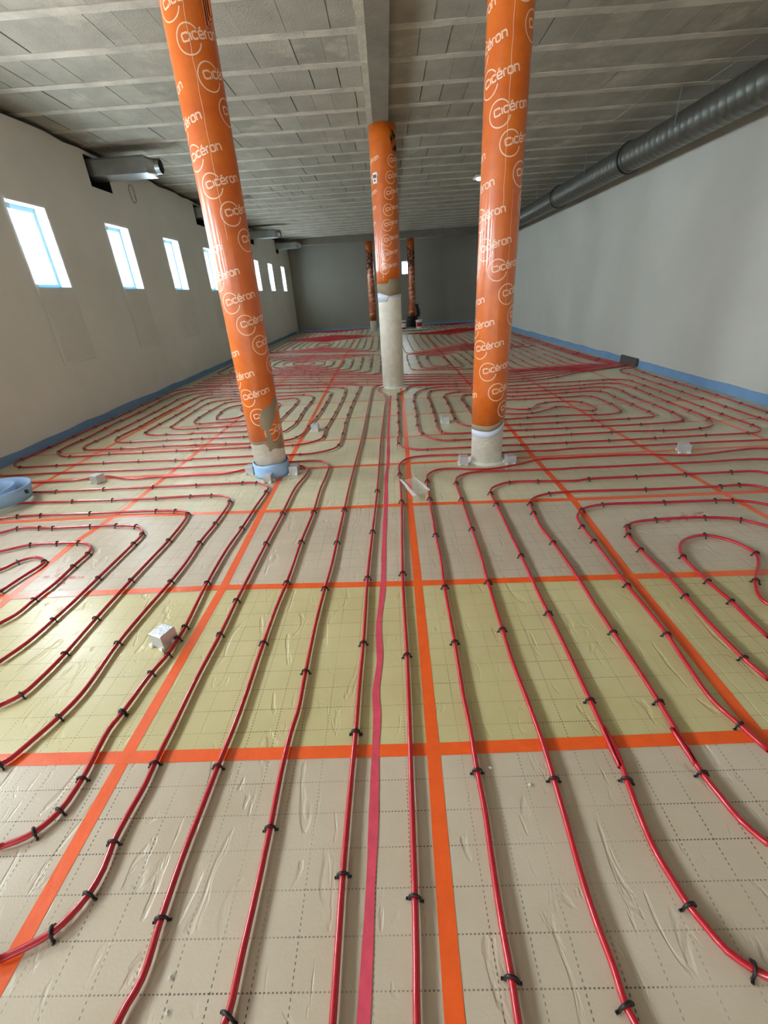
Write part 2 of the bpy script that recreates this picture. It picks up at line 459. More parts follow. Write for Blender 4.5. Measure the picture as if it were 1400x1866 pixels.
# ------------------------------------------------------------------ ceiling: joists, infill blocks, beams
ceil = MB().box(XL-0.44, XR+0.25, YB-0.3, YF+0.3, ZC+0.055, ZC+0.2).build('ceiling', M['slab']); ceil['kind'] = 'structure'
JY0, JP = 6.18, 0.635
JY = [JY0+JP*k for k in range(-17, 26)]
jm = {}
for y in JY:
    for x0, x1 in ((XL-.3, -.15), (.14, XR)):
        key = (x0, x1)
        if key not in jm:
            mb = MB(); n = 9
            for k in range(n):                                        # lightly uneven underside
                a = x0+(x1-x0)*k/n; b = x0+(x1-x0)*(k+1)/n
                d = random.uniform(-.0025, .0025); e = random.uniform(-.006, .006)
                mb.box(a, b, -.052+e, .052+e, -.002+d*.6, .06)
            jm[key] = mb.mesh('joist', M['joist'])
        link('joist', jm[key], ceil, (0, y, ZC))
bm_cache = {}
def block_mesh(w, d):
    key = (w, d)
    if key not in bm_cache: bm_cache[key] = MB().box(0, w, 0, d, 0, .05).mesh('infill_block', M['block'])
    return bm_cache[key]
far = MB(); nblk = 0
for k in range(len(JY)-1):
    y0 = JY[k]+.055; y1 = JY[k+1]-.055
    if y0 < 3.3 or y0 > 10.4:
        near = False
    else: near = True
    for x0, x1 in ((XL-.3, -.155), (.145, XR)):
        x = x0+(0 if x0 > 0 else random.uniform(-.12, 0))
        while x < x1-.03:
            w = random.choice((.29, .29, .29, .24, .40))
            if x+w > x1: w = round(x1-x, 2)
            z = ZC+random.uniform(.000, .007)
            if near and nblk < 300:
                link('infill_block', block_mesh(w, round(y1-y0, 3)), ceil, (x, y0, z)); nblk += 1
            else: far.box(x, x+w, y0, y1, z, z+.05)
            x += w+random.choice((.003, .003, .004, .007, .012))
fo = far.build('infill_block_field', M['block'], ceil); fo['kind'] = 'stuff'
mb = MB()
for k in range(46):
    y = YB+k*.6; mb.box(-.075+random.uniform(-.003, .003), .140+random.uniform(-.003, .003), y, y+.6, 3.572+random.uniform(-.003, .003), ZC+.06)
mb.build('concrete_beam', M['concrete_beam'], ceil)
mb = MB()
for k in range(60):
    y = YB+k*.46; mb.box(-.155+random.uniform(-.012, .008), -.07, y, y+.46, 3.615+random.uniform(-.012, .012), ZC+.06)
mb.build('mortar_ledge', M['mortar'], ceil)
MB().box(XL-.3, XR, 20.66, 20.96, 3.42, ZC+.06).build('concrete_beam', M['concrete_soffit'], ceil)

# ------------------------------------------------------------------ blue edge strips along the walls
def edge_strip(name, pts, h, label, m, thick=.008):
    mb = MB(); b = 0
    for i, (x, y) in enumerate(pts):
        pass
    V = []; F = []
    nx, ny = {'l': (1, 0), 'r': (-1, 0), 'b': (0, -1)}[label]
    for i, (x, y) in enumerate(pts):
        hh = h+random.uniform(-.012, .012); o = random.uniform(0, .006)
        for ox, z in ((0, 0), (thick+o, 0), (thick+o*.6, hh*.5), (thick, hh), (0, hh)):
            V.append((x+nx*ox, y+ny*ox, z))
    for i in range(len(pts)-1):
        for k in range(5):
            k2 = (k+1) % 5
            F.append((i*5+k, i*5+k2, i*5+5+k2, i*5+5+k))
    o = link(name, make_mesh(name, V, F, m, False)); o['kind'] = 'structure'
    return o
edge_strip('baseboard_left', [(XL+.001, -4.8+.4*k) for k in range(68)], .105, 'l', M['foam_left'])
edge_strip('baseboard_right', [(XR-.001, -4.8+.4*k) for k in range(33)]+[(XR-.001, 8.3)], .115, 'r', M['foam_left'])
edge_strip('baseboard_right', [(XR-.001, 8.9+.4*k) for k in range(35)], .115, 'r', M['foam_left'])
edge_strip('baseboard_back', [(XL+.02+.4*k, YF-.001) for k in range(23)], .10, 'b', M['foam_left'])

# ------------------------------------------------------------------ tape
# floor coordinates in metres of the pipes, clips and tape
P_ = [[(-0.202,0.337),(-0.204,0.614),(-0.201,0.836),(-0.196,1.062),(-0.194,1.282),(-0.189,1.530),(-0.189,2.046),(-0.176,2.592),(-0.156,3.285),(-0.137,4.736),(-0.120,5.424),(-0.102,6.157),(-0.084,6.808),(-0.121,7.146),(-0.207,7.339),(-0.227,7.512),(-0.179,7.650),(-0.124,7.724)],
 [(-0.453,0.339),(-0.448,0.352),(-0.447,0.445),(-0.445,0.566),(-0.445,0.740),(-0.449,0.936),(-0.444,1.086),(-0.436,1.158),(-0.438,1.367),(-0.439,1.667),(-0.429,1.971),(-0.417,2.205),(-0.413,2.466),(-0.406,2.954),(-0.399,3.430),(-0.362,4.775),(-0.348,6.065),(-0.331,7.251),(-0.311,7.666),(-0.238,7.871),(-0.126,7.980)],
 [(-0.706,0.341),(-0.685,0.413),(-0.691,0.528),(-0.693,0.675),(-0.688,0.814),(-0.684,0.945),(-0.674,1.155),(-0.676,1.552),(-0.673,1.831),(-0.663,2.035),(-0.660,2.498),(-0.644,2.947),(-0.650,3.373),(-0.638,3.649),(-0.638,3.892),(-0.660,3.988),(-0.711,4.061),(-0.828,4.098),(-1.081,4.100),(-1.507,4.110),(-1.647,4.103),(-2.220,4.094),(-2.647,4.104),(-3.063,4.123),(-3.582,4.136),(-4.127,4.137),(-4.882,4.150)],
 [(-1.081,0.452),(-1.031,0.473),(-0.976,0.504),(-0.949,0.538),(-0.928,0.583),(-0.921,0.645),(-0.931,0.713),(-0.928,0.795),(-0.920,0.887),(-0.923,0.963),(-0.922,1.133),(-0.923,1.359),(-0.913,1.623),(-0.914,1.889),(-0.908,2.184),(-0.902,2.498),(-0.887,2.949),(-0.877,3.442),(-0.830,3.776),(-0.848,3.885),(-0.885,3.945),(-0.946,3.980),(-1.056,3.980),(-1.486,3.944),(-1.555,3.902),(-1.656,3.859),(-1.912,3.858),(-2.242,3.853),(-2.275,3.864),(-2.526,3.848),(-2.674,3.881),(-2.812,3.941),(-2.920,3.970),(-3.027,3.927),(-3.147,3.897),(-3.415,3.883),(-3.610,3.884),(-3.790,3.899),(-3.934,3.904)],
 [(-1.293,0.709),(-1.248,0.725),(-1.209,0.749),(-1.170,0.811),(-1.162,0.915),(-1.171,1.010),(-1.179,1.112),(-1.167,1.190),(-1.148,1.389),(-1.124,1.502),(-1.120,1.607),(-1.120,1.690),(-1.148,2.069),(-1.155,2.460),(-1.142,2.739),(-1.134,3.106),(-1.122,3.372),(-1.126,3.460),(-1.151,3.508),(-1.193,3.554),(-1.287,3.597),(-1.397,3.605),(-1.614,3.606),(-1.832,3.608),(-2.130,3.614),(-2.313,3.617),(-2.701,3.627),(-3.173,3.628),(-3.478,3.640),(-3.719,3.643)],
 [(-1.514,0.977),(-1.492,1.001),(-1.466,1.064),(-1.428,1.175),(-1.406,1.291),(-1.417,1.589),(-1.405,1.809),(-1.382,2.097),(-1.375,2.312),(-1.383,2.551),(-1.372,2.828),(-1.387,3.211),(-1.416,3.278),(-1.481,3.330),(-1.598,3.354),(-1.780,3.359),(-2.081,3.354),(-2.842,3.379),(-3.262,3.392),(-3.502,3.380)],
 [(-1.734,1.242),(-1.679,1.296),(-1.657,1.400),(-1.648,1.532),(-1.649,1.784),(-1.643,2.124),(-1.634,2.397),(-1.626,2.602),(-1.655,3.001),(-1.689,3.057),(-1.790,3.082),(-1.957,3.100),(-2.515,3.114),(-2.939,3.124),(-3.138,3.124),(-3.269,3.099)],
 [(-1.944,1.496),(-1.904,1.621),(-1.888,1.790),(-1.876,1.968),(-1.872,2.169),(-1.869,2.383),(-1.868,2.579),(-1.874,2.710),(-1.925,2.797),(-1.989,2.845),(-2.160,2.875),(-2.369,2.882),(-2.665,2.884),(-2.965,2.904),(-3.059,2.844)],
 [(-2.177,1.778),(-2.142,1.849),(-2.136,1.978),(-2.121,2.130),(-2.128,2.317),(-2.132,2.490),(-2.166,2.564),(-2.216,2.605),(-2.297,2.631),(-2.459,2.638),(-2.659,2.633),(-2.822,2.558)],
 [(-2.418,2.069),(-2.393,2.236),(-2.368,2.348),(-2.377,2.391),(-2.435,2.439),(-2.504,2.455),(-2.573,2.407),(-2.620,2.314)]]
Q_ = [[(-0.010,0.335),(-0.005,0.439),(-0.001,0.558),(0.003,0.748),(0.006,0.922),(0.011,1.141),(0.015,1.433),(0.015,1.722),(0.017,2.085),(0.030,2.611),(0.041,3.051),(0.043,3.608),(0.042,3.796),(0.066,3.921),(0.151,4.036),(0.311,4.076),(0.516,4.069),(0.718,4.050),(1.091,4.053),(1.263,4.063),(1.526,4.042),(1.802,4.064),(2.156,4.049),(2.673,4.048),(3.119,4.046),(3.438,4.034),(3.757,4.027)],
 [(0.218,0.333),(0.221,0.403),(0.221,0.498),(0.226,0.636),(0.233,0.774),(0.233,0.901),(0.237,1.061),(0.235,1.208),(0.242,1.507),(0.247,1.925),(0.257,2.243),(0.255,2.514),(0.265,3.076),(0.276,3.421),(0.303,3.590),(0.393,3.685),(0.539,3.692),(0.714,3.651),(0.892,3.643),(1.045,3.683),(1.164,3.730),(1.274,3.782),(1.367,3.816),(1.628,3.815),(1.706,3.818),(2.010,3.817),(2.306,3.802),(2.533,3.759),(2.655,3.726),(2.753,3.726),(2.827,3.736),(3.079,3.780),(3.299,3.811),(3.412,3.804),(3.538,3.753)],
 [(0.475,0.331),(0.467,0.357),(0.469,0.415),(0.464,0.500),(0.465,0.599),(0.473,0.722),(0.481,0.866),(0.486,1.008),(0.490,1.019),(0.483,1.185),(0.477,1.370),(0.481,1.575),(0.486,1.757),(0.493,1.958),(0.505,2.254),(0.509,2.565),(0.512,3.048),(0.516,3.360),(0.545,3.478),(0.599,3.537),(0.714,3.584),(0.891,3.583),(1.078,3.574),(1.263,3.565),(1.483,3.554),(1.607,3.563),(1.855,3.555),(2.426,3.555),(2.757,3.554),(3.069,3.563),(3.200,3.551),(3.342,3.509)],
 [(0.817,0.399),(0.793,0.413),(0.754,0.445),(0.732,0.491),(0.716,0.532),(0.706,0.588),(0.697,0.660),(0.703,0.755),(0.716,0.856),(0.728,0.948),(0.726,1.049),(0.715,0.900),(0.726,1.169),(0.731,1.350),(0.735,1.524),(0.735,1.678),(0.736,1.855),(0.745,2.203),(0.751,2.561),(0.757,2.911),(0.756,3.122),(0.778,3.200),(0.826,3.256),(0.953,3.320),(1.191,3.313),(1.498,3.286),(1.615,3.309),(1.998,3.309),(2.406,3.309),(2.772,3.308),(2.930,3.304),(2.987,3.284),(3.025,3.249)],
 [(1.023,0.665),(0.991,0.729),(0.978,0.804),(0.969,0.870),(0.971,0.960),(0.967,1.035),(0.967,0.902),(0.983,1.152),(0.986,1.301),(0.986,1.532),(0.986,1.726),(0.991,1.910),(0.991,2.153),(0.985,2.343),(0.974,2.559),(1.008,2.907),(1.026,2.953),(1.081,3.013),(1.204,3.064),(1.418,3.081),(1.627,3.071),(1.946,3.054),(2.247,3.049),(2.512,3.048),(2.662,3.055),(2.773,3.010),(2.798,2.956)],
 [(1.237,0.942),(1.213,1.042),(1.187,1.143),(1.200,1.335),(1.218,1.507),(1.222,1.679),(1.221,1.881),(1.231,2.076),(1.240,2.337),(1.242,2.526),(1.267,2.670),(1.340,2.769),(1.389,2.803),(1.512,2.835),(1.721,2.835),(1.952,2.823),(2.156,2.819),(2.314,2.815),(2.427,2.802),(2.528,2.768),(2.583,2.733),(2.606,2.709)],
 [(1.465,1.236),(1.451,1.350),(1.450,1.539),(1.463,1.771),(1.472,1.976),(1.467,2.214),(1.481,2.391),(1.520,2.488),(1.585,2.546),(1.756,2.576),(2.081,2.575),(2.284,2.523),(2.385,2.423)],
 [(1.643,1.466),(1.646,1.584),(1.655,1.715),(1.650,1.882),(1.653,2.003),(1.665,2.122),(1.702,2.216),(1.784,2.305),(1.935,2.349),(2.040,2.276),(2.076,2.190),(2.082,2.123),(2.036,2.041),(1.892,1.870),(1.822,1.758),(1.812,1.684)]]
M_ = [[(-2.166,4.329),(-2.884,4.379),(-3.377,4.375),(-3.943,4.372),(-4.093,4.377),(-4.193,4.424),(-4.255,4.492),(-4.311,4.624),(-4.290,4.712),(-4.276,5.082),(-4.265,5.711),(-4.247,6.578),(-4.249,7.138),(-4.228,7.978),(-4.218,8.533),(-3.960,8.703),(-3.022,8.627),(-2.233,8.431),(-1.346,8.343),(-0.712,8.179),(-0.586,8.033),(-0.547,7.823),(-0.575,7.120),(-0.611,5.777),(-0.599,4.817),(-0.608,4.566),(-0.663,4.444),(-0.849,4.335),(-1.053,4.323),(-1.517,4.346),(-1.778,4.347),(-2.177,4.356)],
 [(-2.297,4.649),(-2.481,4.668),(-2.820,4.674),(-3.279,4.689),(-3.585,4.661),(-3.770,4.671),(-3.906,4.738),(-3.994,4.834),(-4.049,4.993),(-4.029,5.403),(-4.055,6.010),(-4.032,6.726),(-4.067,7.743),(-4.012,8.309),(-3.837,8.402),(-3.581,8.435),(-2.934,8.345),(-2.166,8.146),(-0.945,7.926),(-0.826,7.812),(-0.790,7.583),(-0.789,6.553),(-0.814,5.754),(-0.842,5.166),(-0.837,5.095),(-0.833,4.872),(-0.954,4.712),(-1.101,4.657),(-1.240,4.646),(-1.634,4.652),(-2.300,4.654)],
 [(-2.380,4.849),(-2.682,4.878),(-3.184,4.869),(-3.558,4.879),(-3.698,4.901),(-3.787,4.987),(-3.805,5.095),(-3.784,5.303),(-3.777,5.667),(-3.758,6.074),(-3.761,7.093),(-3.767,7.802),(-3.687,8.038),(-3.554,8.160),(-2.851,8.081),(-2.074,7.751),(-1.114,7.629),(-1.033,7.502),(-1.018,7.187),(-1.030,6.072),(-1.076,5.477),(-1.110,5.059),(-1.181,4.907),(-1.283,4.845),(-1.679,4.809),(-2.124,4.848),(-2.382,4.854)],
 [(-2.483,5.100),(-2.752,5.125),(-3.140,5.136),(-3.373,5.131),(-3.485,5.184),(-3.547,5.273),(-3.569,5.515),(-3.548,5.702),(-3.539,6.619),(-3.494,7.567),(-3.394,7.878),(-2.750,7.836),(-2.002,7.442),(-1.455,7.420),(-1.312,7.264),(-1.274,7.018),(-1.294,6.353),(-1.291,5.519),(-1.324,5.365),(-1.379,5.212),(-1.778,5.094),(-2.358,5.112),(-2.506,5.115)],
 [(-2.587,5.355),(-2.882,5.391),(-3.091,5.392),(-3.231,5.454),(-3.290,5.533),(-3.306,5.676),(-3.282,6.201),(-3.264,7.005),(-3.216,7.606),(-2.657,7.617),(-1.897,7.174),(-1.606,7.195),(-1.525,7.053),(-1.502,6.807),(-1.522,6.179),(-1.540,5.806),(-1.565,5.411),(-1.863,5.325),(-2.356,5.362),(-2.601,5.388)],
 [(-1.968,5.618),(-2.500,5.622),(-2.775,5.609),(-2.956,5.656),(-3.040,5.759),(-3.055,5.899),(-3.074,6.542),(-3.066,7.083),(-3.002,7.287),(-2.537,7.380),(-1.852,6.892),(-1.796,6.896),(-1.759,6.766),(-1.760,6.537),(-1.734,6.030),(-1.780,5.682),(-1.968,5.618)],
 [(-1.952,5.891),(-2.078,5.859),(-2.407,5.862),(-2.720,5.868),(-2.804,5.956),(-2.825,6.107),(-2.786,6.941),(-2.720,7.148),(-2.436,7.199),(-2.232,7.049),(-2.066,6.680),(-2.103,6.429),(-2.296,6.514),(-2.339,6.654),(-2.378,6.891),(-2.527,6.833),(-2.588,6.623),(-2.567,6.191),(-2.508,6.064),(-2.435,6.027),(-2.238,6.061),(-2.160,6.198),(-2.066,6.297)]]
S_ = [[(1.407,7.632),(0.602,7.671),(0.326,7.666),(0.283,7.497),(0.228,7.305),(0.132,7.133),(0.095,6.716),(0.096,6.179),(0.076,5.377),(0.075,4.899),(0.049,4.641),(0.067,4.454),(0.158,4.338),(0.270,4.276),(0.398,4.269),(0.753,4.264),(1.150,4.266),(1.429,4.255),(1.874,4.248),(2.062,4.248),(2.668,4.244),(3.129,4.256),(3.489,4.252),(3.688,4.263),(3.778,4.319),(3.826,4.401),(3.829,4.557),(3.830,4.916),(3.829,5.497),(3.850,6.504),(3.853,6.880),(3.842,7.155),(3.748,7.233),(3.594,7.282),(3.102,7.258),(2.694,7.267),(1.963,7.219),(1.338,7.243)],
 [(1.361,7.376),(0.886,7.443),(0.649,7.393),(0.450,7.188),(0.346,6.749),(0.335,6.207),(0.320,5.596),(0.305,5.144),(0.326,4.854),(0.446,4.612),(0.559,4.538),(0.796,4.522),(1.218,4.512),(1.694,4.502),(1.978,4.516),(2.196,4.512),(2.460,4.514),(2.766,4.488),(3.109,4.460),(3.316,4.493),(3.477,4.583),(3.546,4.708),(3.598,4.916),(3.598,5.127),(3.600,5.575),(3.624,6.104),(3.651,6.687),(3.617,6.872),(3.445,7.004),(2.933,6.962),(2.071,6.967),(1.311,7.093)],
 [(1.311,7.093),(0.790,7.205),(0.622,7.087),(0.565,6.791),(0.565,6.458),(0.559,5.761),(0.546,5.283),(0.531,4.983),(0.571,4.836),(0.681,4.773),(0.836,4.760),(1.290,4.774),(1.580,4.758),(2.068,4.747),(2.538,4.740),(3.060,4.749),(3.228,4.778),(3.320,4.830),(3.345,4.908),(3.367,5.092),(3.374,5.420),(3.352,5.979),(3.385,6.433),(3.358,6.676),(3.172,6.772),(2.845,6.737),(2.006,6.731),(1.268,6.849)],
 [(1.284,6.939),(1.025,6.956),(0.872,6.862),(0.811,6.678),(0.814,6.397),(0.803,5.858),(0.789,5.429),(0.819,5.166),(0.886,5.062),(0.946,5.032),(1.343,4.990),(1.672,4.984),(2.162,4.988),(2.638,4.982),(2.996,5.000),(3.089,5.024),(3.135,5.182),(3.128,5.390),(3.128,5.769),(3.115,6.111),(3.140,6.354),(3.053,6.495),(2.755,6.507),(1.929,6.456),(1.336,6.534)],
 [(1.368,6.700),(1.257,6.730),(1.115,6.697),(1.050,6.522),(1.048,6.040),(1.044,5.583),(1.117,5.231),(1.396,5.238),(1.733,5.265),(2.270,5.263),(2.583,5.216),(2.747,5.247),(2.838,5.315),(2.891,5.517),(2.882,5.928),(2.865,6.149),(2.767,6.237),(2.648,6.232),(1.867,6.233),(1.329,6.296)],
 [(1.291,6.106),(1.553,5.764),(1.777,5.653),(1.881,5.727),(1.988,5.899),(2.173,5.977),(2.399,5.980),(2.533,5.939),(2.602,5.832),(2.624,5.646),(2.617,5.485),(2.536,5.417),(2.439,5.475),(2.385,5.559),(2.319,5.664),(2.211,5.712),(2.051,5.613),(1.829,5.468),(1.649,5.451),(1.424,5.528),(1.237,5.837)]]
FD = [[(4.076,4.424),(4.084,4.616),(4.083,5.132),(4.091,5.858),(4.105,6.618),(4.096,7.223),(4.109,7.351),(4.092,7.911),(4.251,8.160),(4.472,8.206)],
 [(4.295,4.698),(4.321,4.922),(4.351,5.462),(4.372,6.067),(4.373,6.561),(4.356,7.139),(4.387,7.889),(4.426,8.096),(4.472,8.206)]]
CP = [(-1.422,1.174),(-1.156,1.182),(-0.923,0.963),(-0.684,0.945),(-0.929,0.713),(-0.446,0.742),(-0.196,1.062),(-0.202,0.616),(-0.690,0.527),(-0.928,0.583),(-0.976,0.503),(-0.454,0.352),(-1.170,0.811),(-1.209,0.749),(-1.162,0.915),(-1.678,1.294),(-1.511,0.979),(-1.428,1.175),(-1.648,1.532),(-1.888,1.790),(-2.136,1.978),(-2.403,2.068),(-2.381,2.391),(-2.571,2.406),(-2.121,2.471),(-2.128,2.317),(-2.297,2.631),(-2.459,2.638),(-2.653,2.625),(-1.881,2.711),(-1.989,2.845),(-1.868,2.579),(-2.160,2.875),(-2.369,2.882),(-2.665,2.884),(-2.782,2.895),(-2.965,2.904),(-1.872,2.169),(-1.646,2.130),(-1.649,1.784),(-1.385,2.097),(-1.414,1.589),(-1.164,1.190),(-1.151,1.389),(-1.124,1.502),(-1.118,1.604),(-1.120,1.690),(-1.148,2.069),(-0.910,1.623),(-0.914,1.889),(-0.679,1.552),(-0.663,2.035),(-0.437,1.364),(-0.428,1.964),(-0.191,1.524),(-0.189,2.046),(-0.196,1.063),(-1.626,2.602),(-1.383,2.551),(-1.372,2.828),(-1.387,3.211),(-1.145,2.735),(-0.902,2.498),(-0.887,2.949),(-0.660,2.498),(-0.644,2.947),(-0.413,2.466),(-0.406,2.954),(-0.176,2.592),(-0.156,3.285),(-1.661,3.016),(-1.790,3.082),(-1.957,3.100),(-2.515,3.114),(-2.939,3.124),(-3.138,3.124),(-1.135,3.374),(-1.593,3.354),(-1.780,3.359),(-2.081,3.354),(-2.474,3.360),(-2.842,3.379),(-1.265,3.588),(-1.397,3.605),(-1.830,3.602),(-2.237,3.596),(-2.708,3.628),(-3.161,3.620)]
CQ = [(0.233,0.901),(0.481,0.866),(0.715,0.857),(0.968,0.871),(1.213,1.042),(0.716,0.532),(0.792,0.412),(0.001,0.561),(0.221,0.403),(0.467,0.357),(0.014,1.438),(0.242,1.507),(0.482,1.579),(0.736,1.682),(0.725,1.167),(0.983,1.532),(0.978,1.149),(1.214,1.507),(1.451,1.350),(1.463,1.771),(1.219,1.876),(1.240,2.337),(1.242,2.526),(0.985,2.343),(0.746,2.209),(0.493,1.958),(0.248,1.932),(0.012,2.078),(0.037,3.051),(0.043,3.625),(0.278,3.435),(0.267,3.076),(0.258,2.506),(0.522,3.363),(0.511,3.038),(0.509,2.565),(0.761,3.122),(0.759,2.923),(1.006,2.905),(0.989,2.754),(1.340,2.769),(1.534,2.505),(1.481,2.391),(1.469,2.214),(1.756,2.576),(2.081,2.575),(2.284,2.523),(1.935,2.349),(2.082,2.123),(1.888,1.870),(1.655,1.715),(1.650,1.882),(1.665,2.122),(1.203,3.059),(1.514,2.840),(1.952,2.823),(2.311,2.811),(2.424,2.798),(0.956,3.331),(1.191,3.313),(1.612,3.306),(1.999,3.315),(2.400,3.309),(2.772,3.308),(1.942,3.054),(2.507,3.048),(2.654,3.051)]
TL = [[(-1.058,0.442),(-1.058,0.996),(-1.043,2.027),(-1.069,3.074),(-1.093,4.891),(-1.141,7.566),(-1.215,12.265)],
 [(0.077,0.356),(0.092,0.996),(0.102,1.998),(0.106,3.024),(0.137,4.127),(0.176,6.245)],
 [(1.264,1.013),(1.290,1.974),(1.355,2.972),(1.345,3.942),(1.369,4.663)],
 [(-2.328,1.961),(-2.357,2.637),(-2.275,3.204),(-2.246,4.237),(-2.213,5.981)],
 [(2.494,2.564),(2.448,3.491),(2.424,5.152)]]
TC = [[(-1.539,1.007),(-1.062,1.002),(0.092,0.996),(1.259,1.007)],
 [(-2.395,2.041),(-1.046,2.038),(0.102,1.998),(1.290,1.974),(2.027,1.961)],
 [(-3.235,3.057),(-2.199,3.067),(-1.056,3.024),(0.106,3.024),(1.355,2.972),(2.794,2.951)]]
PINK = [(-0.134,0.309),(-0.133,0.336),(-0.127,0.514),(-0.121,0.751),(-0.120,0.986),(-0.117,1.146),(-0.124,1.251),(-0.110,1.431),(-0.118,1.648),(-0.099,1.987),(-0.095,2.438),(-0.084,3.065),(-0.080,3.576),(-0.064,3.921),(-0.053,5.153),(-0.009,7.044)]
RING_L = [(-24.0, 3.121), (10.0, 2.964), (43.2, 2.797), (75.7, 2.635), (-37.6, 2.388), (-1.9, 2.224), (34.4, 2.059), (68.6, 1.908), (-14.4, 1.484), (19.1, 1.322), (54.6, 1.165), (-62.4, 0.898), (-23.1, 0.75), (4.0, 0.584), (42.7, 0.432)]
RING_R = [(-70.0, 2.69), (-26.1, 2.517), (6.3, 2.355), (47.1, 2.189), (-52.8, 1.737), (-9.7, 1.596), (26.4, 1.427), (-55.5, 1.017), (-22.9, 0.842), (11.4, 0.671)]
RING_C = [(39.8, 3.146), (28.1, 2.956), (18.4, 2.766), (12.0, 2.57), (4.2, 2.382), (-1.2, 2.19), (-7.7, 2.001), (-16.4, 1.824)]
TT = .0007
def straight(p, q, n=24, amp=.002):
    return [(p[0]+(q[0]-p[0])*i/n+random.uniform(-amp, amp), p[1]+(q[1]-p[1])*i/n+random.uniform(-amp, amp)) for i in range(n+1)]
def extend(pts, y0=None, y1=None, x0=None, x1=None):
    pts = [tuple(p) for p in pts]
    if y0 is not None:
        if pts[0][1] > pts[-1][1]: pts.reverse()
        pts = [(pts[0][0], y0)] + pts + [(pts[-1][0], y1)]
    else:
        if pts[0][0] > pts[-1][0]: pts.reverse()
        pts = [(x0, pts[0][1]+(pts[0][1]-pts[1][1])/(pts[0][0]-pts[1][0])*(x0-pts[0][0])*.5)] + pts + [(x1, pts[-1][1])]
    return pts
def tape(pts, label, z, w=.048, group=None):
    o = MB().strip(pts, w, z, TT).build('tape_strip', M['tape'])
    tag(o, label, 'tape', group or 'orange tape on the panel joints')
LTL = ['orange tape line running away past the foot of the blue-wrapped column',
       'orange tape line running away down the middle beside the pink painted line',
       'orange tape line running away right of the middle, towards the foot of the right-hand column',
       'orange tape line running away near the left wall, next to the blue foam coil',
       'orange tape line running away at the far right, past the lone foil cube']
for pts, lb in zip(TL, LTL):
    tape(extend(pts, y0=-1.5, y1=21.5), lb, .0002)
tape(straight((3.66, -1.5), (3.66, 21)), 'orange tape line running away closest to the right wall', .0002)
tape(straight((-3.50, -1.5), (-3.50, 21)), 'orange tape line running away closest to the left wall', .0002)
LTC = ['widest crosswise orange tape band, the nearest one to the camera',
       'second crosswise orange tape band from the camera, just beyond the nearest foil cube',
       'third crosswise orange tape band from the camera, just in front of the clear plastic bag']
for pts, lb in zip(TC, LTC):
    tape(extend(pts, x0=XL+.06, x1=XR-.06), lb, .0010)
tape(straight((XL+.06, 3.96), (XR-.06, 3.90)), 'fourth crosswise orange tape band, level with the two front column feet', .0010)
tape(straight((XL+.06, 4.83), (XR-.06, 4.78)), 'fifth crosswise orange tape band, first one behind the two front columns', .0010, .03)
tape(straight((XL+.06, 5.80), (XR-.06, 5.75)), 'sixth crosswise orange tape band, midway between front columns and middle column', .0010, .03)
tape(straight((XL+.06, 6.78), (XR-.06, 6.73)), 'seventh crosswise orange tape band, just in front of the middle column foot', .0010, .03)
# pink painted setting-out line
ps = catmull(PINK, .04)
wd = [.029+.003*math.sin(i*.6)+random.uniform(-.0015, .0015) for i in range(len(ps))]
o = MB().strip([tuple(p) for p in ps], wd, .0019, .0003).build('painted_line', M['paint'])
tag(o, 'wavy pink spray-painted line running down the middle of the floor to the central column', 'paint line')

# ------------------------------------------------------------------ heating pipes
PR, PZ = .0095, .0165
def clip_mesh():
    mb = MB(); r = .0142
    pts = [(r*1.05, 0, -PZ+.002), (r*1.1, 0, -.004)]
    for k in range(0, 9):
        a = PI*k/8
        pts.append((r*math.cos(a), 0, r*math.sin(a)*.92+.001))
    pts += [(-r*1.1, 0, -.004), (-r*1.05, 0, -PZ+.002)]
    mb.tube(pts, .0042, 6)
    mb.tube([(r*1.0, 0, -PZ+.004), (r*1.75, 0, -PZ+.004)], .0040, 5)
    mb.tube([(-r*1.0, 0, -PZ+.004), (-r*1.75, 0, -PZ+.004)], .0040, 5)
    return mb.mesh('clip', M['clip'], True)
CLIP = clip_mesh()
def heating_pipe(lines, label, clips=(), auto=0.0, step=.05, n=8, start=0.25, group='red underfloor heating loops', ymax=99, name='heating_pipe'):
    mb = MB(); curves = []
    for pts in lines:
        c = catmull(pts, step)
        curves.append(c)
        mb.tube([(p.x, p.y, PZ) for p in c], PR, n)
    o = mb.build(name, M['pipe'], None, True)
    tag(o, label, 'pipe', group)
    nc = 0
    def put(p, t):
        q = link('clip', CLIP, o, (p.x, p.y, PZ+random.uniform(-.0005, .001)), math.atan2(t.y, t.x)-PI/2+random.uniform(-.18, .18))
    for cx, cy in clips:
        best = None
        for c in curves:
            for i in range(len(c)-1):
                a, b = c[i], c[i+1]; d = b-a
                if d.length < 1e-6: continue
                u = max(0, min(1, (Vector((cx, cy))-a).dot(d)/d.length_squared)); q = a+d*u
                e = (q-Vector((cx, cy))).length
                if best is None or e < best[0]: best = (e, q, d.normalized())
        if best and best[0] < .09: put(best[1], best[2]); nc += 1
    if auto:
        for c in curves:
            acc = start*random.random()
            for i in range(len(c)-1):
                d = c[i+1]-c[i]; acc += d.length
                if acc > auto and nc < 290 and c[i].y < ymax and abs(c[i].x) < 4.4:
                    put(c[i], d.normalized()); acc = random.uniform(-.08, .08); nc += 1
    return o

def rounded(x0, x1, y0, y1, r):
    pts = []
    for cx, cy, a0 in ((x1-r, y1-r, 0), (x0+r, y1-r, 90), (x0+r, y0+r, 180), (x1-r, y0+r, 270)):
        for k in range(5):
            a = R_(a0+22.5*k); pts.append((cx+r*math.cos(a), cy+r*math.sin(a)))
    pts.append(pts[0])
    return pts

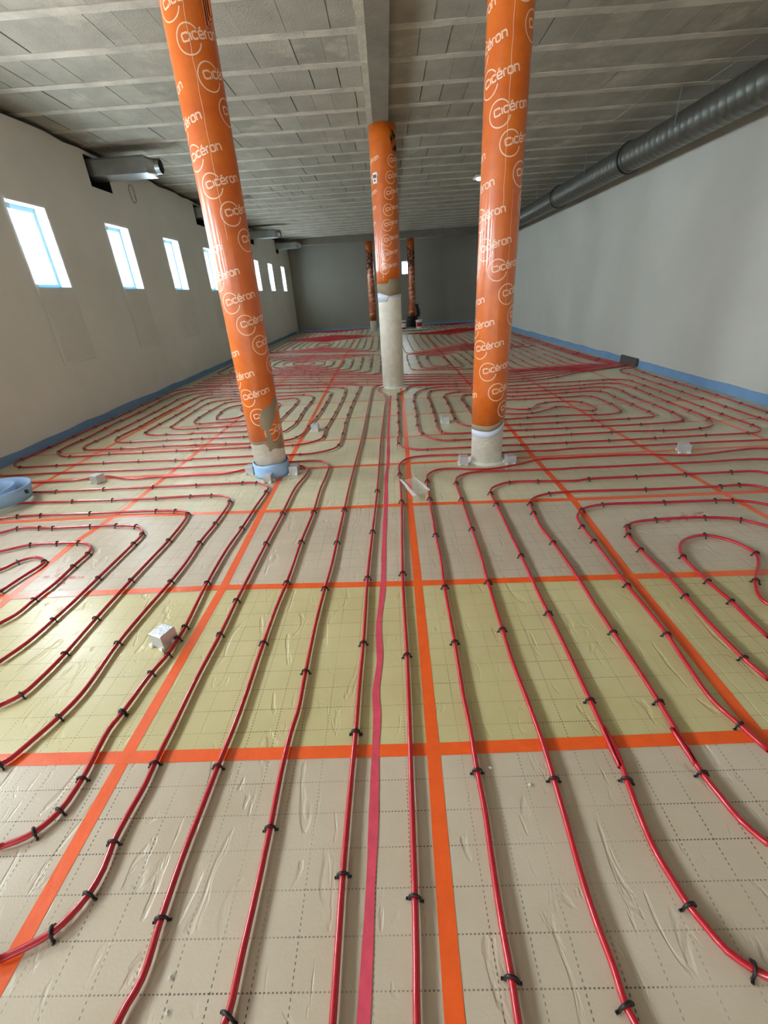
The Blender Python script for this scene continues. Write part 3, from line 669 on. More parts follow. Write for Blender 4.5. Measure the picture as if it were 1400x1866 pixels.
# left foreground circuit: close the loops outside the frame on the left
LP = []
for k, p in enumerate(P_):
    p = [tuple(q) for q in p]
    if k < 3:
        a, b = p[0], p[1]
        p = [(a[0]+(a[0]-b[0])*.1, -1.2), (a[0], -.4)] + p
        if k == 2: p = p[:-1] + [(XL+.25, p[-1][1])]
    else:
        x = -4.22+.2*(k-3)
        yb = p[0][1]; yt = p[-1][1]
        x = min(x, p[0][0]-.25, p[-1][0]-.12) if k > 3 else -4.2
        p = p + [(x+.10, yt-.06), (x, yt-.25), (x, (yb+yt)/2), (x, yb+.25), (x+.12, yb+.05), ((x+p[0][0])/2, yb-.02), p[0]]
        if k == 3:
            p = [q for q in p]
    LP.append(p)
heating_pipe(LP, 'red heating pipe coiled over the near left part of the floor', CP, 0, .035, 10)
RP = []
for k, p in enumerate(Q_):
    p = [tuple(q) for q in p]
    if k < 3:
        a, b = p[0], p[1]
        p = [(a[0]+(a[0]-b[0])*.1, -1.2), (a[0], -.4)] + p
        p = p + [(XR-.25, p[-1][1]-.02)]
    else:
        a, b = p[0], p[-1]
        x = max(a[0], b[0]) + (.75 if k < 6 else .35)
        p = p + [(x-.12, b[1]-.12), (x, b[1]-.4), (x, (a[1]+b[1])/2), (x-.15, a[1]+.12), ((x+a[0])/2, a[1]-.08), a]
    RP.append(p)
heating_pipe(RP, 'red heating pipe coiled over the near right part of the floor', CQ, 0, .035, 10)
heating_pipe(M_ , 'red heating pipe in concentric loops behind the blue-footed left column', (), .42, .06, 8)
heating_pipe(S_ , 'red heating pipe in concentric loops behind the right column, with a wriggle at its centre', (), .42, .06, 8)
# straight supply runs crossing the room behind these coils, gathered to a tight bundle at the right wall
def tilt(rings, x0, k0, ya=0, yb=99, k1=None):
    k1 = k0 if k1 is None else k1
    f = lambda y: k0+(k1-k0)*max(0, min(1, (y-ya)/(yb-ya)))
    return [[(x, y-f(y)*(x-x0)) for x, y in r] for r in rings]
SUP = []
for i in range(5):
    y = 7.82+.27*i
    e = [(-4.05, y+1.15), (-3.3, y+.98), (-2.2, y+.72), (-1, y+.38), (0, y+.06), (.8, y-.10-.015*i), (2.1, 7.52+.22*i), (2.7, 7.62+.22*i), (3.3, 7.98+.12*i), (3.9, 8.26+.036*i), (4.35, 8.42+.022*i), (4.56, 8.50+.012*i)]
    SUP.append(e)
for i in range(9):
    x = 1.95+.235*i
    y = 8.62+.02*i
    SUP.append([(4.56, 8.46+.016*i), (4.3, 8.48+.02*i), (x+.55, y-.05), (x+.25, y), (x+.05, y+.16), (x, y+.45), (x+.02, 11.0), (x+.04, 12.6), (x+.05, 13.4)])
for i in range(4):
    x = 4.12+.075*i
    SUP.append([(4.56, 8.60+.012*i), (4.48, 8.66+.02*i), (x+.12, 9.0), (x+.04, 9.6), (x, 11), (x, 16), (x-.02, 21.8)])
heating_pipe(SUP, 'bundle of red supply pipes fanning out from the grey sleeve at the right wall', (), 0.9, .12, 6, name='pipe_bundle')
heating_pipe(FD, 'two red heating pipes lying alongside the right wall in front of the grey sleeve', (), .45, .08, 8)
def nest(x0, x1, y0, y1, dx, dy, n, r=.28):
    out = []
    for k in range(n):
        a, b, c, d = x0+dx*k, x1-dx*k, y0+dy*k, y1-dy*k
        if b-a < .12 or d-c < .12: break
        rr = min(r, (b-a)/2.05, (d-c)/2.05)
        out.append(rounded(a, b, c, d, rr))
    return out
heating_pipe(tilt(nest(-4.1, -.22, 9.05, 12.3, .235, .195, 8), -.22, .33), 'red heating pipe coil left of and behind the white-footed middle column', (), .6, .12, 6)
heating_pipe(tilt(nest(-4.1, -.36, 12.95, 18.1, .23, .20, 8)+nest(-2.45, -2.05, 14.9, 16.0, .2, .2, 1), -.36, .36, 13, 18, .02), 'red heating pipe coil deep in the room along the left wall, second from the back', (), 0, .2, 6)
heating_pipe(nest(-4.1, -.7, 18.4, 22.3, .23, .16, 8), 'red heating pipe coil in the far left corner against the back wall', (), 0, .2, 6)
heating_pipe(tilt(nest(.46, 1.76, 9.35, 12.0, .225, .22, 3, .2), .46, .22), 'small red heating pipe coil just right of and behind the white-footed middle column', (), .6, .12, 6)
heating_pipe(nest(.46, 3.95, 12.1, 18.2, .235, .21, 8), 'red heating pipe coil deep in the right half of the room, second from the back', (), 0, .2, 6)
heating_pipe(nest(1.75, 4.2, 18.45, 22.3, .22, .16, 8)+nest(.1, 1.5, 21.2, 22.3, .15, .15, 3), 'red heating pipe coil in the far right corner against the back wall', (), 0, .2, 6)

# ------------------------------------------------------------------ columns
def logo_mesh(r):
    """ring open on its right, with the word Cicéron running out of it, wrapped on radius r"""
    V = []; F = []
    def ribbon(pts, w, closed=False):
        # resample
        Q = []
        for i in range(len(pts)-1):
            a = Vector(pts[i]); b = Vector(pts[i+1]); n = max(1, int((b-a).length/.011))
            for k in range(n): Q.append(a+(b-a)*k/n)
        Q.append(Vector(pts[-1]))
        b0 = len(V)
        for i, p in enumerate(Q):
            t0 = (p-Q[i-1]).normalized() if i else (Q[1]-p).normalized()
            t1 = (Q[i+1]-p).normalized() if i < len(Q)-1 else t0
            t = (t0+t1)
            t = t.normalized() if t.length > 1e-5 else t1
            nn = Vector((-t.y, t.x)); c = max(.6, t.dot(t1))
            for s in (-1, 1): V.append(p+nn*(s*w/2/c))
        for i in range(len(Q)-1): F.append((b0+2*i, b0+2*i+2, b0+2*i+3, b0+2*i+1))
    rr = .073
    ribbon([(rr*math.cos(R_(a)), rr*math.sin(R_(a))) for a in range(40, 351, 10)], .0074)
    tl = R_(12); ct, st = math.cos(tl), math.sin(tl)
    h = .033; w = .0092
    def rb(x, pts):
        out = []
        for px, py in pts:
            u, v = x+px, py-h/2
            out.append((u*ct-v*st-.036, u*st+v*ct+.002))
        ribbon(out, w)
    k = .006
    def cee(W): return [(W, .006), (W-.004, 0), (k, 0), (0, k), (0, h-k), (k, h), (W-.004, h), (W, h-.006)]
    x = 0
    W = .040; rb(x, [(W, .009), (W-.003, 0), (k, 0), (0, k), (0, h*1.12-k), (k, h*1.12), (W-.003, h*1.12), (W, h*1.12-.009)]); x += W+.013
    rb(x, [(0, -.002), (0, h)]); x += .013
    W = .029; rb(x, cee(W)); x += W+.011
    W = .031; rb(x, [(W, .005), (W-.004, 0), (k, 0), (0, k), (0, h-k), (k, h), (W-k, h), (W, h-k), (W, h*.52), (0, h*.46)])
    rb(x+.010, [(0, h+.008), (.013, h+.017)]); x += W+.012
    rb(x, [(0, -.002), (0, h-k), (k, h), (.018, h)]); x += .018+.009
    W = .031; rb(x, [(k, 0), (W-k, 0), (W, k), (W, h-k), (W-k, h), (k, h), (0, h-k), (0, k), (k, 0)]); x += W+.012
    W = .029; rb(x, [(0, -.002), (0, h), (W-k, h), (W, h-k), (W, -.002)])
    R = r+.0007
    VV = [(R*math.sin(p.x/r), -R*math.cos(p.x/r), p.y) for p in V]
    me = make_mesh('printed_logo', VV, F, M['logo'])
    return me

def sleeve(r, zlo, zhi, n=64, t=.006, nz=10):
    """tube wall whose lower (zlo) and upper (zhi) rims are functions of the angle; rows between so that it can carry bumps"""
    V = []; F = []
    g = lambda f, a: f(a) if callable(f) else f
    for k in range(n):
        a = 2*PI*k/n; d = math.degrees(a)
        d = d-360 if d > 180 else d
        lo, hi = g(zlo, d), g(zhi, d)
        for i in range(nz+1):
            z = lo+(hi-lo)*i/nz
            V.append((r*math.sin(a), -r*math.cos(a), z))
        V.append(((r-t)*math.sin(a), -(r-t)*math.cos(a), lo))
        V.append(((r-t)*math.sin(a), -(r-t)*math.cos(a), hi))
    m = nz+3
    for k in range(n):
        b = k*m; c = ((k+1) % n)*m
        for i in range(nz): F.append((b+i, c+i, c+i+1, b+i+1))
        F.append((b, b+nz+1, c+nz+1, c))
        F.append((b+nz, c+nz, c+nz+2, b+nz+2))
    return V, F

def patch(r, outline, name, m, parent, n=12):
    """curved patch: outline in (degrees, z), filled as fan of rows"""
    # rows between lower and upper boundary given as list of (deg, zlo, zhi)
    fine = []
    for p, q in zip(outline[:-1], outline[1:]):
        k = max(1, int((q[0]-p[0])/3))
        fine += [tuple(p[i]+(q[i]-p[i])*j/k for i in range(3)) for j in range(k)]
    outline = fine+[outline[-1]]
    V = []; F = []
    for d, lo, hi in outline:
        a = R_(d)
        for z in (lo, (lo+hi)/2, hi): V.append((r*math.sin(a), -r*math.cos(a), z))
    for i in range(len(outline)-1):
        for j in range(2): F.append((3*i+j, 3*i+3+j, 3*i+4+j, 3*i+1+j))
    return link(name, make_mesh(name, V, F, m, True), parent)

def column(x, y, r, label, zo, ztop, rings, core_m, band=None, white=None, orange='orange', group='round concrete columns in orange tubes', seam=None, seg=64):
    t = empty('column', (x, y, 0))
    tag(t, label, 'column', group)
    link('concrete_core', MB().lathe([(r-.008, -.04), (r-.008, ztop)], seg).mesh('concrete_core', core_m, False), t)
    for p in t.children[0].data.polygons: p.use_smooth = len(p.vertices) == 4
    V, F = sleeve(r, zo, ztop, seg)
    tube = link('orange_tube', make_mesh('orange_tube', V, F, M[orange], True), t)
    if band:
        V, F = sleeve(r-.002, band[0], band[1], seg, .005, 2)
        link('torn_card', make_mesh('torn_card', V, F, M['card'], True), t)
    if white:
        V, F = sleeve(r-.004, white[0], white[1], seg, .003, 2)
        link('white_film', make_mesh('white_film', V, F, M['whitefilm'], True), t)
    if rings:
        lm = logo_mesh(r)
        for d, z in rings:
            link('printed_logo', lm, tube, (0, 0, z), R_(d))
    if seam:  # pale strips: wrap seam lines and window highlights painted as colour
        for d, z0, z1, w in seam:
            V = []; F = []; n = 40
            for i in range(n+1):
                a = R_(d+.8*math.sin(i*1.3)+random.uniform(-.5, .5)); z = z0+(z1-z0)*i/n
                for s in (-1, 1):
                    aa = a+s*w/2/r; V.append(((r+.0012)*math.sin(aa), -(r+.0012)*math.cos(aa), z))
            F = [(2*i, 2*i+1, 2*i+3, 2*i+2) for i in range(n)]
            link('seam_highlight', make_mesh('seam_highlight', V, F, M['logo'], True), tube)
    return t, tube

def lattice(o, a, b, zmin, zmax, dmin=-178, dmax=178):
    out = []
    for j in range(-9, 10):
        for i in range(-14, 15):
            d = o[0]+a[0]*i+b[0]*j; z = o[1]+a[1]*i+b[1]*j
            if dmin <= d < dmax and zmin < z < zmax: out.append((d, z))
    return out
def merge(meas, lat, rad, tol=.12):
    out = [tuple(q) for q in meas]
    for d, z in lat:
        if all(math.hypot(R_((d-m[0]+180) % 360-180)*rad, z-m[1]) > tol for m in out): out.append((d, z))
    return out

# left front column
def zoL(d): return .365+.012*math.sin(d*.05)+(-.075*max(0, min(1, (d-8)/40)) if d > 0 else 0)
ringsL = merge([q for q in RING_L if abs(q[0]) < 66], lattice((-1.9, 2.224), (35.2, -.162), (-12.4, -.741), .48, 3.5), .155)
cL, tubeL = column(-1.18, 3.86, .155, 'left front round column in an orange printed tube, blue foam wrapped round its foot', zoL, ZC, ringsL, M['concrete'],
    band=(lambda d: zoL(d)-.025-.03*math.exp(-((d-20)/9)**2), lambda d: zoL(d)+.03), seam=[(12, 1.9, 3.3, .003)])
patch(.1563, [(4, .50, .53), (10, .475, .60), (20, .465, .645), (32, .47, .66), (44, .50, .675), (56, .55, .69), (70, .62, .72), (86, .70, .74)], 'torn_patch', M['card'], tubeL)
patch(.1561, [(18, .27, .48), (24, .26, .49), (30, .28, .46), (40, .285, .33), (56, .30, .36), (80, .33, .40)], 'torn_patch', M['card'], tubeL)
V, F = sleeve(.168, lambda d: 0.001, lambda d: .132+.006*math.sin(d*.07), 48, .010, 4)
fo = link('foam_wrap', make_mesh('foam_wrap', V, F, M['foam'], True), cL)
# torn brown flap near the top right of the left tube
mb = MB()
for k in range(4):
    mb.box(.128+.012*k, .146+.012*k, -.09, -.075, 3.02+.02*k, 3.28)
mb.build('torn_flap', M['orange_sooty'], tubeL)

# right front column
def zoR(d): return .372+.055*max(0, (d+10)/60)**1.4 if d > -10 else .372
ringsR = merge([q for q in RING_R if abs(q[0]) < 62], lattice((6.3, 2.355), (34.5, -.165), (-14, -.755), .50, 3.5), .15)
cR, tubeR = column(.885, 3.92, .15, 'right front round column in an orange printed tube, white film band round its bare foot', zoR, ZC, ringsR, M['concrete'],
    band=(lambda d: zoR(d)-.05, lambda d: zoR(d)+.01), white=(lambda d: zoR(d)-.112, lambda d: zoR(d)-.046), seam=[(-4, 2.0, 3.4, .003), (22, 1.35, 2.1, .002)])

# middle column
def zoC(d): return 1.62 if d < -2 else 1.68
ringsC = merge(RING_C, [(12+120*s-8.5*(i-7), 2.57-.19*(i-7)*1.0) for s in (-1, 0, 1) for i in range(4, 16) if 2.57-.19*(i-7) > 1.75], .195)
ringsC = [(d, z) for d, z in ringsC if 1.75 < z < 3.48]
cC, tubeC = column(.05, 7.81, .195, 'middle round column, orange tube above a grey torn band and a bare pale concrete foot', zoC, 3.572, ringsC, M['concrete'],
    band=(lambda d: 1.44+.05*max(0, -d/50 if d > -60 else 1)+.02*max(0, d/60 if d > 0 else 0), lambda d: zoC(d)+.03),
    white=(lambda d: 1.36 if d < -8 else 1.42, lambda d: 1.50), seam=[(-62, 1.66, 2.4, .004), (-50, 1.66, 2.3, .003), (-38, 1.66, 2.2, .003), (-26, 1.66, 2.1, .003)])  # the four strips are painted highlights of the wrinkled wrap
patch(.1958, [(30, 3.42, 3.52), (40, 3.30, 3.50), (50, 3.16, 3.48), (60, 3.18, 3.45), (75, 3.22, 3.44)], 'soot_stain', M['soot'], tubeC)
patch(.1965, [(-56, 2.90, 3.03), (-48, 2.90, 3.03), (-40, 2.90, 3.03), (-32, 2.90, 3.03)], 'sticker', M['sticker'], tubeC)
for k, (a, b, z0, z1) in enumerate([(-53, -47, 2.965, 3.005), (-46, -41, 2.965, 3.005), (-40, -35, 2.965, 3.005), (-49, -40, 2.925, 2.945)]):
    patch(.1970, [(a, z0, z1), ((a+b)/2, z0, z1), (b, z0, z1)], 'sticker_print', M['ink'], tubeC)
# mortar collar at the foot of the middle and right columns
def collar(parent, r, w, h=.012):
    V = []; F = []; n = 40
    for k in range(n):
        a = 2*PI*k/n
        for rr, z in ((r-.02, h*1.6), (r+.01, h), (r+w*random.uniform(.5, 1.3), .001)):
            V.append((rr*math.cos(a), rr*math.sin(a), z))
    for k in range(n):
        b = 3*k; c = 3*((k+1) % n)
        for i in range(2): F.append((b+i, b+i+1, c+i+1, c+i))
    link('mortar_collar', make_mesh('mortar_collar', V, F, M['foamwhite'], True), parent)
collar(cC, .190, .05); collar(cR, .145, .035)

# two back columns
ringsB = [(d, z) for d, z in lattice((0, 2.0), (34.5, -.165), (-14, -.755), .5, 2.9, -95, 95)]
cB, tB = column(-.63, 20.8, .15, 'back left round column in a sooty orange tube with a pale bare foot', .42, 3.42, ringsB, M['concrete'], orange='orange_sooty', seg=32)
cB2, tB2 = column(1.10, 20.8, .15, 'back right round column in a sooty orange tube, buckets standing at its foot', .42, 3.42, ringsB, M['concrete'], orange='orange_sooty', seg=32)
for tb in (tB, tB2):
    patch(.1512, [(-90, 2.3, 3.1), (-60, 2.2, 3.15), (-30, 2.35, 3.1), (0, 2.5, 3.05), (30, 2.4, 3.0), (60, 2.5, 2.9)], 'soot_stain', M['soot'], tb)

# ------------------------------------------------------------------ things at the back columns
o = MB().bevbox(-.62, .62, -.45, .45, 0, .05, .006).build('insulation_board', M['board']); o.location = (1.05, 20.0, .024)
tag(o, 'pale board lying on the pipes at the foot of the back right column', 'board')
def bucket(x, y, z, label, main, lab):
    t = empty('bucket', (x, y, z)); tag(t, label, 'bucket', 'buckets by the back column')
    link('body', MB().lathe([(.115, 0), (.120, .02), (.140, .29), (.146, .30)], 24).mesh('body', main, True), t)
    link('lid', MB().lathe([(.152, .285), (.152, .32), (.13, .328), (.02, .328)], 24).mesh('lid', M['white_plastic'], False), t)
    V = []; F = []
    for i in range(9):
        a = R_(-60+15*i-90)
        for z_, rr in ((.07, .1275), (.24, .1385)): V.append((rr*math.cos(a), rr*math.sin(a), z_))
    F = [(2*i, 2*i+2, 2*i+3, 2*i+1) for i in range(8)]
    link('label_band', make_mesh('label_band', V, F, lab, True), t)
    hd = MB().tube([(.148*math.cos(R_(a)), -.02-.10*math.sin(R_(a)), .27-.02*math.sin(R_(a))) for a in range(0, 181, 20)], .004, 6)
    link('handle', hd.mesh('handle', M['steel_dark'], True), t)
bucket(1.33, 19.75, .074, 'white bucket with a red label standing on the pale board by the back column', M['white_plastic'], M['red_plastic'])
bucket(.66, 19.85, .074, 'red bucket with a white lid, half hidden behind the middle column', M['red_plastic'], M['white_plastic'])
mb = MB()
low = []
for i in range(240):
    a = i*.21; u = i/240
    rr = .23-.03*u+.015*math.sin(i*.7)
    low.append((rr*math.cos(a)-.06, rr*math.sin(a), .10+.42*u))
mb.tube(low, .030, 7)
tall = []
for i in range(150):
    a = i*.30; u = i/150
    tall.append((.17+.035*math.sin(u*5)+.07*math.cos(a), .02+.07*math.sin(a), .50+.50*u))
mb.tube(tall, .026, 7)
o = mb.build('corrugated_hose', M['clip'], None, True); o.location = (1.13, 20.34, 0)
tag(o, 'heap of black corrugated hose piled in front of the back right column', 'hose')

# ------------------------------------------------------------------ ducts
def vent_box(y, label, detail):
    t = empty('duct_box', (XL, y, 3.305)); tag(t, label, 'vent duct', 'galvanised duct boxes on the left wall')
    L = .95; d = .38; h = .21
    mb = MB().bevbox(-.20, L-.10, 0, d, 0, h, .004)
    link('body', mb.mesh('body', M['steel']), t)
    V = [(L-.10, 0, 0), (L-.10, d, 0), (L-.10, d, h), (L-.10, 0, h)]
    mb = MB(); n = 20
    ring = [(L-.02, d/2+.098*math.cos(2*PI*k/n), h/2+.098*math.sin(2*PI*k/n)) for k in range(n)]
    sq = []
    for k in range(n):
        a = 2*PI*k/n; c, s = math.cos(a), math.sin(a); q = max(abs(c), abs(s))
        sq.append((L-.101, d/2+d/2*c/q, h/2+h/2*s/q))
    mb.v = sq+ring; mb.f = [(k, (k+1) % n, n+(k+1) % n, n+k) for k in range(n)]
    link('reducer', mb.mesh('reducer', M['steel']), t)
    mb = MB()
    prof = [(L-.02, .098), (L+.05, .098), (L+.05, .092), (L-.10, .092)]
    for i, (xx, rr) in enumerate(prof):
        for k in range(n): mb.v.append((xx, d/2+rr*math.cos(2*PI*k/n), h/2+rr*math.sin(2*PI*k/n)))
    for i in range(3):
        for k in range(n): mb.f.append((i*n+k, i*n+(k+1) % n, (i+1)*n+(k+1) % n, (i+1)*n+k))
    link('collar', mb.mesh('collar', M['steel'], False), t)
    mb = MB(); mb.v = [(L-.09, d/2+.091*math.cos(2*PI*k/n), h/2+.091*math.sin(2*PI*k/n)) for k in range(n)]; mb.f = [tuple(range(n))]
    link('opening_shade', mb.mesh('opening_shade', M['black']), t)  # black disc paints the shade inside the spigot
    if detail:
        mb = MB().box(0, L-.1, -.012, 0, h-.02, h)
        link('flange', mb.mesh('flange', M['steel_dark']), t)
vent_box(8.06, 'nearest galvanised duct box on the left wall, round spigot at its end', True)
vent_box(12.06, 'second galvanised duct box on the left wall, mostly hidden by the left orange column', True)
vent_box(16.43, 'third galvanised duct box on the left wall, just right of the left orange column', True)
vent_box(20.18, 'farthest galvanised duct box on the left wall, against the back beam', True)
# loop of cable hanging under the nearest duct box
mb = MB().tube([(.02+.005*math.sin(k), .09*math.sin(2*PI*k/20), .13*math.cos(2*PI*k/20)-.13) for k in range(20)], .006, 6, closed=True)
o = mb.build('cable_loop', M['steel_dark'], None, True); o.location = (XL+.004, 9.15, 3.40)
tag(o, 'small loop of grey cable hanging on the left wall under the nearest duct box', 'cable')
# thin black cable running in the gap above the left wall
mb = MB().tube([(XL+.01+.012*math.sin(k*1.7), 3.0+.35*k, 3.612+.014*math.sin(k*2.3)) for k in range(56)], .011, 6)
o = mb.build('wall_cable', M['clip'], None, True)
tag(o, 'black cable lying along the top edge of the left wall under the ceiling', 'cable')
# long round duct on the right
DX, DZ, DR = 4.15, 3.255, .20
t = empty('spiral_duct', (DX, 0, DZ)); tag(t, 'long round galvanised duct hung under the ceiling along the right wall', 'duct')
n = 32
joins = [-4.5, 1.6, 4.6, 8.95, 12.2, 15.4, 18.5, 21.5]
for a, b in zip(joins[:-1], joins[1:]):
    mb = MB(); ys = []
    y = a
    k = 0
    while y < b-.01:
        ys.append((y, DR)); ys.append((min(y+.125, b), DR)); ys.append((min(y+.130, b), DR+.0016)); ys.append((min(y+.138, b), DR+.0016)); y += .143
    for yy, rr in ys:
        for k in range(n): mb.v.append((rr*math.cos(2*PI*k/n), yy, rr*math.sin(2*PI*k/n)))
    for i in range(len(ys)-1):
        for k in range(n): mb.f.append((i*n+k, (i+1)*n+k, (i+1)*n+(k+1) % n, i*n+(k+1) % n))
    link('duct_section', mb.mesh('duct_section', M['steel_dark'], True), t)
def ring_band(y, w, rad, name, m):
    mb = MB(); prof = [(y-w/2, DR), (y-w/2, rad), (y+w/2, rad), (y+w/2, DR)]
    for yy, rr in prof:
        for k in range(n): mb.v.append((rr*math.cos(2*PI*k/n), yy, rr*math.sin(2*PI*k/n)))
    for i in range(3):
        for k in range(n): mb.f.append((i*n+k, (i+1)*n+k, (i+1)*n+(k+1) % n, i*n+(k+1) % n))
    return link(name, mb.mesh(name, m), t)
for y in joins[1:-1]:
    ring_band(y, .06, DR+.018, 'coupling', M['steel_dark'])
    ring_band(y+.06, .035, DR+.03, 'clamp_ring', M['clip'])
for y in (4.6, 7.45, 10.4, 13.4, 16.4, 19.4):
    h = MB().box(-.205, -.203, y-.012, y+.012, 0, ZC-DZ).box(.203, .205, y-.012, y+.012, 0, ZC-DZ)
    link('hanger_strap', h.mesh('hanger_strap', M['steel']), t)

# ceiling lamp peeping out beside the right column
t = empty('ceiling_lamp', (2.22, 11.75, ZC-.006)); tag(t, 'small glowing white lamp on the ceiling, half hidden by the right column', 'lamp')
link('housing', MB().bevbox(-.16, .16, -.16, .16, -.04, 0, .004).mesh('housing', M['white_plastic']), t)
link('diffuser', MB().lathe([(.02, -.075), (.10, -.068), (.13, -.041)], 20).mesh('diffuser', M['lamp'], True), t)

# ------------------------------------------------------------------ sheets of film over the left windows
def film_sheet(y, zlo, label):
    t = empty('plastic_sheet', (XL+.004, y, zlo)); tag(t, label, 'plastic sheet', 'clear film over the left windows')
    w = .36; zt = WZ1+.03-zlo; nz_, ny_ = 26, 9
    V = []; F = []
    ph = random.random()*6
    for i in range(nz_+1):
        z = zt*i/nz_
        for j in range(ny_+1):
            yy = -w+2*w*j/ny_
            V.append((.003+.002*math.sin(j*1.9+ph+.4*math.sin(i*.5))*(1-.3*i/nz_), yy+.012*math.sin(i*.55+ph)*(1-i/nz_), z))
    for i in range(nz_):
        for j in range(ny_):
            b = i*(ny_+1)+j; F.append((b, b+1, b+ny_+2, b+ny_+1))
    link('film', make_mesh('film', V, F, M['film'], True), t)
    for s, wd in ((-1, .06), (1, .022)):                                      # doubled, creased film edges, whitened to paint in their gloss
        V = []; F = []
        for i in range(nz_+1):
            z = zt*i/nz_; c = s*(w-wd/2)+.012*math.sin(i*.55+ph)*(1-i/nz_)
            wv = wd*(1+.25*math.sin(i*.9+ph))
            for q, dx in ((-.5, .0055), (0, .010+.003*math.sin(i*1.1)), (.5, .0055)): V.append((dx, c+q*wv, z))
        for i in range(nz_):
            for j in range(2): b = 3*i+j; F.append((b, b+1, b+4, b+3))
        link('folded_edge', make_mesh('folded_edge', V, F, M['film_fold'], True), t)
    V = [(.0055, -w, 0), (.009, -w*.3, .006), (.006, w, .03), (.0055, -w, .035), (.009, -w*.3, .035), (.006, w, .055)]
    link('folded_edge', make_mesh('bottom_edge', V, [(0, 1, 4, 3), (1, 2, 5, 4)], M['film_fold'], True), t)
LBL = ['clear plastic film over the nearest left window, hanging below its sill', 'clear plastic film over the second left window from the camera, hanging below its sill',
       'clear plastic film over the third left window from the camera', 'clear plastic film over the left window cut by the orange column edge',
       'clear plastic film over the left window hidden behind the orange column', 'clear plastic film over the first left window right of the orange column',
       'clear plastic film over the second left window right of the orange column', 'clear plastic film over the farthest left window near the back corner']
for y, lb in zip(WIN_Y, LBL): film_sheet(y, .87, lb)

# ------------------------------------------------------------------ small things on the floor
def foil_cube(x, y, rz, label, s=.09, h=.08):
    t = empty('foil_cube', (x, y, .0022), rz); tag(t, label, 'insulation cube', 'foil-faced cubes on the floor')
    a = s/2
    mb = MB()
    for z0, z1, e in ((.006, h, 0),):
        mb.bevbox(-a, a, -a, a, z0, z1, .004)
    link('body', mb.mesh('body', M['foil']), t)
    mb = MB()
    for k in range(4):
        cx, cy = [(-a, -a), (a*.7, -a*1.02), (a, a*.5), (-a*.9, a)][k]
        r = random.uniform(.008, .014)
        mb.bevbox(cx-r, cx+r, cy-r, cy+r, 0, .016, .004)
    mb.bevbox(-a*.96, a*.96, -a*.96, a*.96, 0, .008, .002)
    link('foam_residue', mb.mesh('foam_residue', M['foamwhite']), t)
foil_cube(-1.182, 1.60, R_(-24), 'nearest foil-faced cube, alone on the floor beside the left orange tape line', .085)
foil_cube(-2.90, 3.85, R_(-18), 'foil-faced cube on the floor between the blue foam coil and the left column')
foil_cube(-.97, 5.26, R_(-4), 'foil-faced cube on the floor behind the left column, on the tape line')
foil_cube(.66, 5.30, R_(2), 'foil-faced cube on the floor left of and behind the right column')
foil_cube(2.72, 3.86, R_(-12), 'foil-faced cube standing alone on the right side of the floor')
foil_cube(-1.395, 3.88, R_(-6), 'foil-faced cube against the left side of the blue-wrapped column foot', .08)
foil_cube(-1.165, 3.64, R_(-4), 'foil-faced cube against the front of the blue-wrapped column foot', .075, .075)
foil_cube(-.955, 3.82, R_(-8), 'foil-faced cube against the right side of the blue-wrapped column foot', .085)
foil_cube(.655, 3.84, R_(-2), 'foil-faced cube against the left side of the white-footed right column', .08)
foil_cube(1.085, 3.80, R_(6), 'foil-faced cube against the right side of the white-footed right column', .085)

# blue foam strip coil at the left edge
t = empty('foam_coil', (-3.60, 3.42, .006)); tag(t, 'loosely coiled pale blue foam edging strip lying on the floor at the left edge', 'foam strip')
V = []; F = []; n = 70
for i in range(n):
    a = -1.2*PI+i*.17; r = .36-.0024*i-.05*max(0, (i-50)/20)
    lean = .03
    for rr, z in ((r, .024), (r+.010, .024), (r+.010+lean, .15), (r+lean, .15)):
        V.append((rr*math.cos(a), rr*math.sin(a)*.92, z+.012*math.sin(i*.13)))
for i in range(n-1):
    for k in range(4): F.append((4*i+k, 4*i+4+k, 4*i+4+(k+1) % 4, 4*i+(k+1) % 4))
F += [(0, 1, 2, 3), (4*n-1, 4*n-2, 4*n-3, 4*n-4)]
link('strip', make_mesh('strip', V, F, M['foam'], True), t)
link('black_tab', MB().bevbox(-.013, .013, -.005, .005, 0, .035, .002).mesh('black_tab', M['clip']), t, (.375, -.02, .10), .5)

# clear plastic bag on the middle tape line
t = empty('plastic_bag', (.16, 3.30, .003)); tag(t, 'flat clear plastic bag with a white seam lying on the tape in the middle', 'plastic bag')
cs = [(-.115, .155), (.005, .20), (.115, -.10), (-.01, -.19)]
V = []; F = []; n = 8
for i in range(n+1):
    for j in range(n+1):
        u, v = i/n, j/n
        a = Vector(cs[0])*(1-u)+Vector(cs[1])*u; b = Vector(cs[3])*(1-u)+Vector(cs[2])*u
        p = a*(1-v)+b*v
        V.append((p.x, p.y, .024+.006*math.sin(i*1.4+j)*math.sin(j*.9)))
for i in range(n):
    for j in range(n): b = i*(n+1)+j; F.append((b, b+1, b+n+2, b+n+1))
link('film', make_mesh('bag_film', V, F, M['bag'], True), t)
link('seam', MB().strip([(cs[0][0], cs[0][1]), (-.075, .04), (-.055, -.05), (cs[3][0], cs[3][1])], [.014, .022, .026, .036], .030, .004).mesh('bag_seam', M['bag_edge']), t)
link('folded_rim', MB().strip([(cs[1][0], cs[1][1]), (.06, .06), (.085, -.02), (cs[2][0], cs[2][1])], [.006, .010, .022, .016], .031, .003).mesh('bag_rim', M['bag_edge']), t)

